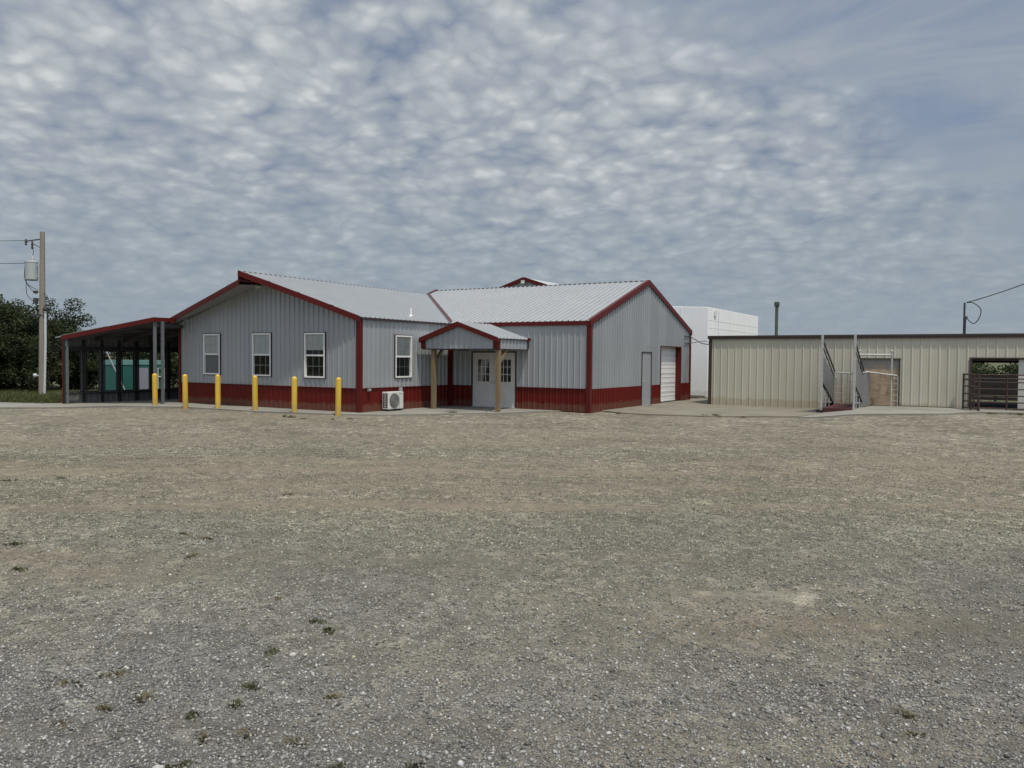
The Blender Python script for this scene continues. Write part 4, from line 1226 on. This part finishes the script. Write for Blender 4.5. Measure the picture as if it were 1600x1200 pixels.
tl = [  # proto, x, y, scale, label
 ('a', -27.6, 0.2, 1.0, 'broad green tree at the photo edge, left of the utility pole'),
 ('b', -31.0, 4.2, 1.02, 'tall loose-crowned tree with sky showing through, behind the utility pole'),
 ('a', -25.6, 3.4, 0.84, 'bushy green tree directly behind the utility pole'),
 ('b', -29.6, 4.9, 0.76, 'rounded tree behind the cedars, between the utility pole and the lean-to roof'),
 ('a', -31.5, 2.2, 1.0, 'large tree behind the others at the left, its top above the grass strip'),
 ('c', -26.4, 5.0, 0.84, 'dark cedar between the utility pole and the lean-to roof'),
 ('b', -22.6, 6.4, 0.64, 'low bushy tree seen through the lean-to opening crossed by the white pole'),
 ('c', -25.6, 5.9, 0.70, 'small dark cedar whose tip just clears the lean-to roof'),
 ('a', -22.2, 8.0, 0.62, 'bushy tree seen through the lean-to openings left of the teal box'),
 ('b', -20.2, 10.4, 0.66, 'bushy tree seen through the lean-to openings above the teal box'),
 ('a', -17.6, 13.2, 0.66, 'bushy tree seen through the lean-to openings right of the teal box'),
 ('c', -29.0, -3.0, 1.0, 'dark cedar at the far left edge of the grass'),
]
for i, (k, x, y, sc, lb) in enumerate(tl):
    pr, nm, mt = {'a': (P1, 'broadleaf_tree', M['leaf']), 'b': (P2, 'broadleaf_tree', M['leaf']), 'c': (P3, 'cedar_tree', M['leafdark'])}[k]
    tree(nm, mt, pr, (x, y, terr(x, y)), i*1.9, sc, lb, 'trees behind the lean-to')
# undergrowth below the trees
random.seed(5)
cl = []
for k in range(46):
    t = k/45; x = -33 + 19*t + random.gauss(0, 0.5); y = 3.0 + 13.5*t + random.gauss(0, 0.8)
    if k < 12: y -= 1.5
    cl.append(((x, y, terr(x, y) + random.uniform(0.4, 1.7)), random.uniform(0.8, 1.35)))
V, F = leaf_cloud(cl, 520, 0.075)
me = bpy.data.meshes.new('undergrowth'); me.from_pydata(V, [], F); me.materials.append(M['leafdark'])
o = bpy.data.objects.new('undergrowth', me); COL.objects.link(o); tag(o, 'dark tangled undergrowth below the trees behind the lean-to', 'undergrowth', None, 'stuff')
# far wood seen through the barn
cl = []
for k in range(210):
    x = random.uniform(4, 36); y = random.uniform(98, 112)
    cl.append(((x, y, terr(x, y) + random.uniform(1.5, 7.0)), random.uniform(1.1, 2.1)))
V, F = leaf_cloud(cl, 75, 0.22)
me = bpy.data.meshes.new('far_wood'); me.from_pydata(V, [], F); me.materials.append(M['leaf'])
o = bpy.data.objects.new('far_wood', me); COL.objects.link(o); tag(o, 'distant green wood seen through the open barn bay', 'wood', None, 'stuff')

# teal box seen through the lean-to openings
tb = thing('teal_container', (-16.55, 2.75, -0.1), 'teal metal container with a pale top band, seen through the lean-to openings', 'container')
MB().box(-17.1, -16.0, 1.45, 4.05, 0.08, 1.28).build('body', M['teal'], tb)
MB().box(-17.12, -15.98, 1.43, 4.07, 1.42, 1.64).build('lid', M['teallight'], tb)
MB().box(-17.1, -16.0, 1.45, 4.05, 1.282, 1.418).build('band', M['teal'], tb)
MB().box(-15.985, -15.96, 2.35, 2.95, 0.12, 1.27).build('door', M['palegrey'], tb)
for yy in (1.6, 3.6): MB().box(-17.0, -16.1, yy, yy+0.25, -0.15, 0.078).build('skid', M['darksteel'], tb)
mb = MB(); mb.tube([(-15.95,3.45,0.25),(-15.95,3.45,1.26),(-15.95,3.8,1.26),(-15.95,3.8,0.25),(-15.95,3.45,0.25)], 0.02, 6); mb.tube([(-15.95,3.45,0.85),(-15.95,3.8,0.85)], 0.02, 6)
mb.build('handle_frame', M['vinyl'], tb)
o = MB().tube([(-14.9, 0.18, 2.14), (-14.9, 1.23, 0.0)], 0.028, 8).build('leaning_pole', M['vinyl'], None, origin=(-14.9, 0.2, 0), smooth=60)
tag(o, 'thin white pole leaning diagonally outside the lean-to openings', 'pole')

# ================================================================== UTILITY POLE
up = thing('utility_pole', (-20.72, 0.57, -0.1), 'weathered wooden utility pole carrying a grey can transformer and a white conduit', 'utility pole')
ux, uy = -20.72, 0.57
def UP(px, py, dz=0.0):   # small offsets around the pole: lateral (towards camera right) and height
    return px
rt = Vector((0.856, 0.517, 0)); fwv = Vector((-0.517, 0.856, 0))
def U(l, d, z): return Vector((ux, uy, 0)) + rt*l + fwv*d + Vector((0, 0, z))
MB().tube([U(0,0,-0.4), U(0.03,0,2), U(0.06,0,5), U(0.09,0,7.72)], [0.165, 0.15, 0.125, 0.105], 16).build('pole', M['polewood'], up, smooth=50)
tc = U(-0.42, -0.05, 0)
tfm = MB().lathe([(0.24,5.40),(0.275,5.44),(0.275,6.24),(0.285,6.25),(0.285,6.28),(0.2,6.32)], tc, 24).build('transformer', M['transformer'], up, smooth=35)
mb = MB(); mb.lathe([(0.03,6.30),(0.07,6.34),(0.04,6.40),(0.07,6.44),(0.04,6.50),(0.05,6.54),(0.02,6.58)], tc+rt*0.05, 12); mb.build('bushing', M['steel'], tfm, smooth=60)
mb = MB(); mb.bar(tc+rt*0.27+Vector((0,0,5.6)), U(-0.02,0,5.6), 0.06, 0.06); mb.bar(tc+rt*0.27+Vector((0,0,6.1)), U(0,0,6.1), 0.06, 0.06); mb.build('bracket', M['steel'], tfm)
mb = MB(); mb.bar(U(0.05,0,7.38), U(-0.72,-0.02,7.26), 0.05, 0.05); mb.bar(U(0,0,6.95), U(-0.36,0,7.16), 0.03, 0.03)
mb.lathe([(0.03,-0.14),(0.07,-0.1),(0.035,-0.04),(0.07,0.02),(0.035,0.08),(0.05,0.14)], U(-0.70,0,7.22), 12); mb.lathe([(0.03,-0.2),(0.06,-0.15),(0.035,-0.08),(0.06,0),(0.03,0.1),(0.05,0.16)], U(-0.40,0,7.10), 12)
mb.build('cutout_arm', M['darksteel'], up, smooth=50)
def curve(pts, n=10):
    pts = [Vector(p) for p in pts]; out = []
    P = [pts[0]] + pts + [pts[-1]]
    for i in range(1, len(P)-2):
        for k in range(n):
            t = k/n
            out.append(0.5*((2*P[i]) + (P[i+1]-P[i-1])*t + (2*P[i-1]-5*P[i]+4*P[i+1]-P[i+2])*t*t + (3*P[i]-P[i-1]-3*P[i+1]+P[i+2])*t**3))
    out.append(pts[-1]); return out
mb = MB()
mb.tube(curve([U(-0.40,0,6.95), U(-0.33,-0.02,6.75), U(-0.37,-0.05,6.56)]), 0.012, 6)
mb.tube(curve([U(-0.70,-0.1,6.1), U(-0.72,-0.1,5.5), U(-0.5,-0.1,5.15), U(-0.1,-0.1,4.95)]), 0.014, 6)
mb.tube(curve([U(-0.66,-0.08,5.4), U(-0.62,-0.1,4.75), U(-0.3,-0.1,4.42), U(-0.08,-0.1,4.5)]), 0.014, 6)
mb.tube(curve([U(-0.6,-0.1,5.2), U(-0.3,-0.1,4.85), U(-0.15,-0.12,4.75)]), 0.014, 6)
mb.tube(curve([U(0.1,-0.05,4.85), U(0.34,-0.08,4.65), U(0.5,-0.08,4.15), U(0.36,-0.1,3.92), U(0.24,-0.1,4.0), U(0.22,-0.1,4.2)]), 0.014, 6)
mb.tube(curve([U(-0.3,-0.1,3.72), U(-0.05,-0.15,3.78), U(0.2,-0.1,3.7)]), 0.014, 6)
mb.build('cable_loops', M['black'], up, smooth=60)
mb = MB(); 
for z in (4.85, 4.5, 4.35): mb.box(*sorted((ux-0.22, ux-0.06)), uy-0.26, uy-0.10, z-0.06, z+0.06)
mb.bar(U(-0.42,-0.1,3.74), U(0.05,-0.14,3.76), 0.08, 0.08)
mb.build('cable_clamps', M['darksteel'], up)
mb = MB(); mb.tube([U(0.16,-0.1,-0.2), U(0.2,-0.1,1.0), U(0.24,-0.1,2.4), U(0.25,-0.1,3.95)], 0.055, 10); mb.build('conduit', M['pvc'], up, smooth=50)
mb = MB(); mb.lathe([(0.06,0.0),(0.11,0.04),(0.11,0.12),(0.05,0.18)], U(0.26,-0.1,3.95), 12); mb.build('weather_head', M['black'], up, smooth=50)
mb = MB(); mb.lathe([(0.05,0),(0.085,0.04),(0.085,0.14),(0.05,0.17)], U(-0.26,-0.12,0.78), 12); mb.bar(U(-0.26,-0.12,0.88), U(-0.08,-0.1,0.84), 0.04, 0.04); mb.build('meter', M['pvc'], up, smooth=50)
mb = MB()
for k, z in enumerate((6.9, 6.2, 5.9, 5.45, 6.5)): mb.bar(U(0.08,-0.02,z), U(0.20,-0.02,z), 0.025, 0.025)
mb.build('step_bolts', M['darksteel'], up)

def wire(name, a, b, sag, r, label):
    a, b = Vector(a), Vector(b)
    pts = [a.lerp(b, t) - Vector((0, 0, sag*4*t*(1-t))) for t in np.linspace(0, 1, 25)]
    o = MB().tube(pts, r, 6).build(name, M['black'], None, origin=a, smooth=60); tag(o, label, 'cable')
    return o
wire('power_line', U(-0.74,-0.02,7.3), (-62, -32, 7.6), 0.7, 0.012, 'upper power line leaving the top of the utility pole to the left')
wire('power_line', U(-0.70,0.0,6.22), (-62, -32, 6.6), 0.6, 0.012, 'lower power line leaving the utility pole beside the transformer')
wire('service_cable', (17.40, 14.35, 4.13), (25.1, 28.2, 9.3), 0.5, 0.02, 'black twisted service cable rising from the barn mast to the right')
o = MB().tube(curve([(17.40,14.35,4.12), (17.62,14.35,4.10), (17.86,14.35,3.85), (17.80,14.35,3.5), (17.62,14.35,3.33), (17.42,14.32,3.52)], 12), 0.016, 6).build('drip_loop', M['black'], None, origin=(17.4,14.35,3.5), smooth=60)
tag(o, 'black cable drip loop hanging beside the barn roof mast', 'cable')
o = MB().tube(curve([(6.13,15.95,2.96), (6.6,15.2,2.83), (7.2,14.4,2.62), (7.72,13.9,2.55)], 10), 0.018, 6).build('link_cable', M['black'], None, origin=(6.13,15.95,2.96), smooth=60)
tag(o, 'slack black cable between the grey building corner and the beige barn', 'cable')
o = MB().tube(curve([(6.12,16.05,2.66), (6.8,15.2,2.70), (7.4,14.4,2.72), (7.7,13.9,2.62)], 10), 0.018, 6).build('link_conduit', M['steel'], None, origin=(6.12,16.05,2.66), smooth=60)
tag(o, 'thin grey conduit bridging from the grey building to the beige barn', 'conduit')

# ================================================================== WEEDS
random.seed(21)
def weed(x, y, r, h, dry, label):
    mb = MB(); z = grav_z(x, y)
    ang0 = random.random()*6.28
    for k in range(int(34 + 150*r)):
        a = random.random()*6.28; q = r*math.sqrt(random.random())*(0.5 if random.random() < 0.4 else 1)
        bx_, by_ = math.cos(a)*q*1.3, math.sin(a)*q*0.8
        px, py = x + bx_*math.cos(ang0) - by_*math.sin(ang0), y + bx_*math.sin(ang0) + by_*math.cos(ang0)
        hh = h*random.uniform(0.35, 1.0)*(1-0.5*q/r); w = random.uniform(0.003, 0.007)*(1+3*r)
        lx, ly = random.gauss(0, 0.6)*hh + bx_*0.3, random.gauss(0, 0.6)*hh + by_*0.3
        c, s_ = math.cos(a+1.3)*w, math.sin(a+1.3)*w
        m = (px+lx*0.4, py+ly*0.4, z+hh*0.65)
        mb.quad((px-c, py-s_, z-0.01), (px+c, py+s_, z-0.01), (m[0]+c, m[1]+s_, m[2]), (m[0]-c, m[1]-s_, m[2]))
        mb.poly([(m[0]-c, m[1]-s_, m[2]), (m[0]+c, m[1]+s_, m[2]), (px+lx, py+ly, z+hh)])
    mb.lathe([(r*0.9, z-0.012), (r*0.9, z-0.006)], (x, y, 0), 8)
    o = mb.build('weed', M['weeddry'] if dry else M['weedgreen'], None, origin=(x, y, z))
    tag(o, label, 'weed', 'weeds growing in the gravel lot')
W_ = [
 (5.34,-13.71,.13,.05,1,'flat dark weed at the left photo edge, farthest up the lot'),
 (5.76,-13.13,.10,.05,0,'tiny green weed right of the flat dark weed by the left edge'),
 (9.38,-15.58,.09,.07,0,'dark green weed clump on the pale tan streak near the left edge'),
 (10.38,-16.05,.09,.06,0,'small green weed just nearer than the clump on the tan streak'),
 (10.4,-14.32,.10,.04,1,'low dry weed, upper one of three in mid lot left of centre'),
 (10.8,-14.33,.08,.04,1,'low dry weed right of the upper mid lot weed'),
 (11.3,-14.89,.08,.04,1,'low dry weed, nearest of the three in mid lot'),
 (9.48,-11.9,.12,.03,1,'thin dry weed patch on the tan gravel toward the bollards'),
 (13.08,-15.4,.05,.03,1,'very small dry weed in the grey gravel centre-left'),
 (13.78,-15.65,.06,.05,0,'small green weed, upper of a close pair left of centre'),
 (13.98,-15.75,.07,.05,0,'wider green weed, lower of a close pair left of centre'),
 (13.95,-16.24,.07,.05,0,'dark green weed beside a pale stone below the close pair'),
 (13.4,-17.0,.08,.035,1,'dry flat grass tuft, upper of the brownish tufts at lower left'),
 (13.3,-17.22,.10,.035,1,'widest reddish dry grass tuft at lower left'),
 (14.27,-16.69,.05,.06,0,'darkest green tuft, compact, in the lower left gravel'),
 (14.37,-16.88,.05,.04,0,'green tuft just below the darkest tuft'),
 (13.86,-17.12,.08,.03,1,'long flat dry tuft between the reddish tuft and the dark tufts'),
 (13.79,-17.31,.05,.035,1,'small round dry tuft below the long flat tuft'),
 (14.29,-17.11,.05,.05,0,'round olive tuft below the green tufts at lower left'),
 (13.77,-17.54,.07,.02,1,'faint sparse dry tuft low at the left'),
 (14.54,-17.23,.05,.03,1,'sparse dry tuft right of the round olive tuft'),
 (14.7,-17.08,.05,.03,1,'brown flat tuft in the lower gravel left of centre'),
 (14.99,-17.01,.05,.03,1,'dry tuft rightmost of the brown tufts in the lower gravel'),
 (14.68,-17.48,.06,.045,0,'olive tuft next to a large pale stone near the bottom edge'),
 (14.59,-17.66,.04,.04,0,'small olive tuft at the bottom edge left of the pale stone'),
 (15.14,-17.28,.05,.03,1,'faint dry tuft at the bottom edge between green clumps'),
 (15.36,-17.1,.05,.05,0,'green clump at the bottom edge, left of the grassy group'),
 (15.49,-17.11,.06,.055,0,'largest green clump at the bottom edge'),
 (15.57,-17.01,.04,.04,0,'thin green clump at the bottom edge beside the largest'),
 (15.66,-16.91,.06,.045,0,'rightmost green clump at the bottom edge'),
 (14.77,-16.53,.05,.03,1,'dry tuft alone in the lower centre gravel'),
 (17.66,-14.97,.06,.04,1,'dry sparse tuft in the lower right gravel, upper of two'),
 (17.7,-15.2,.05,.03,1,'dry sparse tuft in the lower right gravel, lower of two'),
 (-0.91,-2.45,.13,.12,0,'green weed left of the fifth bollard foot'),
 (-0.54,-2.5,.12,.14,0,'taller green weed at the foot of the fifth bollard'),
 (0.14,-2.64,.14,.06,0,'low spreading weed between the last two bollards'),
 (1.0,-2.29,.10,.06,0,'small dark weed left of the last bollard foot'),
 (1.24,-1.79,.09,.05,0,'small dark weed right of the last bollard'),
 (2.17,2.05,.13,.12,0,'dark green weed at the slab edge by the left porch post'),
 (2.5,1.9,.16,.20,0,'taller leafy weed at the slab edge before the porch'),
 (3.2,2.9,.14,.10,0,'small green weed at the slab edge left of the right porch post'),
 (6.9,5.9,.14,.10,1,'dry weed at the base of the right building corner'),
 (6.45,8.21,.10,.10,0,'small weed against the right gable wainscot'),
 (6.40,10.3,.07,.12,0,'dark weed at the foot of the plain grey side door'),
 (9.68,7.0,.14,.14,0,'green weed on the apron edge before the beige barn, left one'),
 (10.05,7.1,.18,.20,0,'largest green weed on the apron edge before the beige barn'),
 (10.9,7.35,.12,.07,0,'small low weed right of the largest apron weed'),
 (18.3,11.9,.35,.09,1,'long dry grass fringe below the corral gate'),
 (19.2,11.95,.4,.12,1,'dry grass fringe at the right photo edge below the long gate'),
]
for (x, y, r, h, dry, lb) in W_: weed(x, y, r*1.0, h*0.95, dry, lb)
# a few larger pale stones
def rock(x, y, s, label):
    bm = bmesh.new(); bmesh.ops.create_icosphere(bm, subdivisions=2, radius=s)
    for v in bm.verts:
        n = mnoise.noise(v.co*(1.3/s) + Vector((x, y, 0)))
        v.co = v.co*(1+0.3*n); v.co.z *= 0.6
    me = bpy.data.meshes.new('stone'); bm.to_mesh(me); bm.free(); me.materials.append(M['palestone'])
    o = bpy.data.objects.new('stone', me); COL.objects.link(o); o.location = (x, y, grav_z(x, y)+s*0.25)
    tag(o, label, 'stone', 'larger pale stones in the gravel')
M['palestone'] = plain('pale_limestone', (0.36, 0.35, 0.32), 0.9, 0, 60, 0.2, 0.4)
rock(14.62, -17.55, 0.03, 'pale white stone beside the olive tuft near the bottom edge')
rock(14.1, -16.2, 0.025, 'pale stone just right of the dark green weed left of centre')

# ================================================================== LIGHT, SKY, CAMERA
EDGE_Y, EDGE_0, EDGE_1 = -0.405, -1.17, -0.80
sun_dir = Vector((1.25, -0.68, 3.75)).normalized()
el = math.asin(sun_dir.z); az = math.atan2(sun_dir.x, sun_dir.y)
sl = bpy.data.lights.new('sun', 'SUN'); sl.energy = 3.5; sl.angle = R(2.0); sl.color = (1.0, 0.94, 0.83)
so = bpy.data.objects.new('sun', sl); COL.objects.link(so)
so.rotation_euler = sun_dir.to_track_quat('Z', 'Y').to_euler()
so.location = (10, -10, 40)

w = bpy.data.worlds.new('World'); S.world = w; w.cycles.sampling_method = 'MANUAL'; w.cycles.sample_map_resolution = 512; w.use_nodes = True
nt = w.node_tree; nt.nodes.clear()
out = N(nt, 'ShaderNodeOutputWorld'); bg = N(nt, 'ShaderNodeBackground'); bg.inputs['Strength'].default_value = 0.1
nt.links.new(bg.outputs[0], out.inputs[0])
sky = N(nt, 'ShaderNodeTexSky', sky_type='NISHITA'); sky.sun_disc = False; sky.sun_elevation = el; sky.sun_rotation = az
sky.air_density = 1.0; sky.dust_density = 1.5
tc_ = N(nt, 'ShaderNodeTexCoord').outputs['Generated']
sep = N(nt, 'ShaderNodeSeparateXYZ'); nt.links.new(tc_, sep.inputs[0])
zc = mth(nt, 'MAXIMUM', sep.outputs['Z'], 0.0)
den = mth(nt, 'ADD', zc, 0.26)
comb = N(nt, 'ShaderNodeCombineXYZ')          # direction -> point on a domed cloud deck overhead
nt.links.new(mth(nt, 'DIVIDE', sep.outputs['X'], den), comb.inputs[0]); nt.links.new(mth(nt, 'DIVIDE', sep.outputs['Y'], den), comb.inputs[1])
pl = comb.outputs[0]
def warped(src, scale, amp, detail):
    wn = N(nt, 'ShaderNodeTexNoise'); wn.inputs['Scale'].default_value = scale; wn.inputs['Detail'].default_value = detail; nt.links.new(src, wn.inputs['Vector'])
    ad = N(nt, 'ShaderNodeVectorMath', operation='MULTIPLY_ADD'); nt.links.new(wn.outputs['Color'], ad.inputs[0]); ad.inputs[1].default_value = (amp, amp, 0); nt.links.new(src, ad.inputs[2])
    return ad.outputs[0]
plw = warped(warped(pl, 2.6, 0.13, 3), 18.0, 0.045, 8)
def vorf(scale, sm):
    v = N(nt, 'ShaderNodeTexVoronoi', feature='SMOOTH_F1'); v.inputs['Scale'].default_value = scale; v.inputs['Smoothness'].default_value = sm
    nt.links.new(plw, v.inputs['Vector']); return v.outputs['Distance']
puff = mth(nt, 'ADD', mth(nt, 'MULTIPLY', vorf(11.0, 0.3), -0.66), mth(nt, 'MULTIPLY', vorf(25.0, 0.25), -0.44))
fb = mth(nt, 'ADD', mth(nt, 'MULTIPLY', noise(nt, 7.0, 11, plw, 0.66), 0.8), mth(nt, 'MULTIPLY', noise(nt, 34.0, 6, plw, 0.7), 0.25))
cov = noise(nt, 1.9, 4, pl, 0.55)
wisp = noise(nt, 3.2, 10, mapped(nt, pl, (0.5, 1.4, 1)), 0.60, 0.5)
d0 = mth(nt, 'ADD', puff, mth(nt, 'MULTIPLY', fb, 0.80))
d0 = mth(nt, 'ADD', d0, mth(nt, 'MULTIPLY', mth(nt, 'SUBTRACT', cov, 0.5), 0.62))
d0 = mth(nt, 'ADD', d0, 0.70)
sepp = N(nt, 'ShaderNodeSeparateXYZ'); nt.links.new(pl, sepp.inputs[0])
# the deck thins out into clear blue with wisps to the east
edge = mth(nt, 'ADD', sepp.outputs['X'], mth(nt, 'MULTIPLY', sepp.outputs['Y'], EDGE_Y))
edge = mth(nt, 'ADD', edge, mth(nt, 'MULTIPLY', mth(nt, 'SUBTRACT', cov, 0.5), 0.5))
edge = mth(nt, 'ADD', edge, mth(nt, 'MULTIPLY', mth(nt, 'SUBTRACT', wisp, 0.5), 0.35))
mr = N(nt, 'ShaderNodeMapRange', interpolation_type='SMOOTHSTEP'); mr.inputs['From Min'].default_value = EDGE_0; mr.inputs['From Max'].default_value = EDGE_1
mr.inputs['To Min'].default_value = 1.0; mr.inputs['To Max'].default_value = 0.0
nt.links.new(edge, mr.inputs['Value'])
deck = mr.outputs[0]
cl_col = ramp(nt, d0, [(0.06, (1.75, 2.3, 3.4)), (0.30, (2.8, 3.25, 4.05)), (0.52, (3.65, 4.05, 4.55)), (0.75, (4.7, 5.1, 5.4)), (0.98, (6.2, 6.5, 6.7))])
clear = mix(nt, 0.85, sky.outputs[0], (1.95, 2.6, 3.85))
clear = mix(nt, ramp(nt, wisp, [(0.34, 0.0), (0.66, 0.9)]), clear, (3.55, 3.95, 4.5))
full = mix(nt, deck, clear, cl_col)
hz = ramp(nt, zc, [(0.0, 1.0), (0.06, 0.95), (0.12, 0.70), (0.22, 0.18), (0.32, 0.0)])   # far deck merges into an even grey-blue
full = mix(nt, mth(nt, 'MULTIPLY', hz, 0.9), full, (2.95, 3.5, 4.05))
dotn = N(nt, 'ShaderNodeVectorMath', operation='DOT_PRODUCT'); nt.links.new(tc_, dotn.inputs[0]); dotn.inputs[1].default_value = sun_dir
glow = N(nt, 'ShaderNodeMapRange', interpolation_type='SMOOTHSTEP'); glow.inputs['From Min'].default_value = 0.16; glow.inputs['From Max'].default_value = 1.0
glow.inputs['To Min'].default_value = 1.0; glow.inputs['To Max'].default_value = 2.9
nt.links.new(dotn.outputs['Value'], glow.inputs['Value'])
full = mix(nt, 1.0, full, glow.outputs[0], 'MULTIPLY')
warm = N(nt, 'ShaderNodeMapRange'); warm.inputs['From Min'].default_value = 0.16; warm.inputs['From Max'].default_value = 0.75
nt.links.new(dotn.outputs['Value'], warm.inputs['Value'])
full = mix(nt, warm.outputs[0], full, mix(nt, 1.0, full, (1.06, 0.99, 0.90), 'MULTIPLY'))
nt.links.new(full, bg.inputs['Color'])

cd = bpy.data.cameras.new('camera'); cam = bpy.data.objects.new('camera', cd); COL.objects.link(cam)
cd.sensor_width = 36.0; cd.lens = 1218.18/1600*36.0; cd.clip_end = 20000; cd.clip_start = 0.05
yaw, pit, rol = -0.5429, -0.0323, 0.0086
fw = Vector((math.sin(yaw)*math.cos(pit), math.cos(yaw)*math.cos(pit), math.sin(pit)))
rt0 = Vector((math.cos(yaw), -math.sin(yaw), 0)); up0 = rt0.cross(fw)
r1 = rt0*math.cos(rol) + up0*math.sin(rol); u1 = -rt0*math.sin(rol) + up0*math.cos(rol)
mw = Matrix((r1, u1, -fw)).transposed().to_4x4(); mw.translation = (17.974, -19.833, 1.852)
cam.matrix_world = mw
S.camera = cam
S.view_settings.view_transform = 'Standard'; S.view_settings.look = 'None'; S.view_settings.exposure = 0.0; S.view_settings.gamma = 1.0
S.render.engine = 'CYCLES'
S.cycles.max_bounces = 6; S.cycles.transparent_max_bounces = 8
S.cycles.use_denoising = True
try:
    S.cycles.denoiser = 'OPENIMAGEDENOISE'; S.cycles.denoising_input_passes = 'RGB_ALBEDO_NORMAL'; S.cycles.denoising_prefilter = 'ACCURATE'
except Exception:
    pass
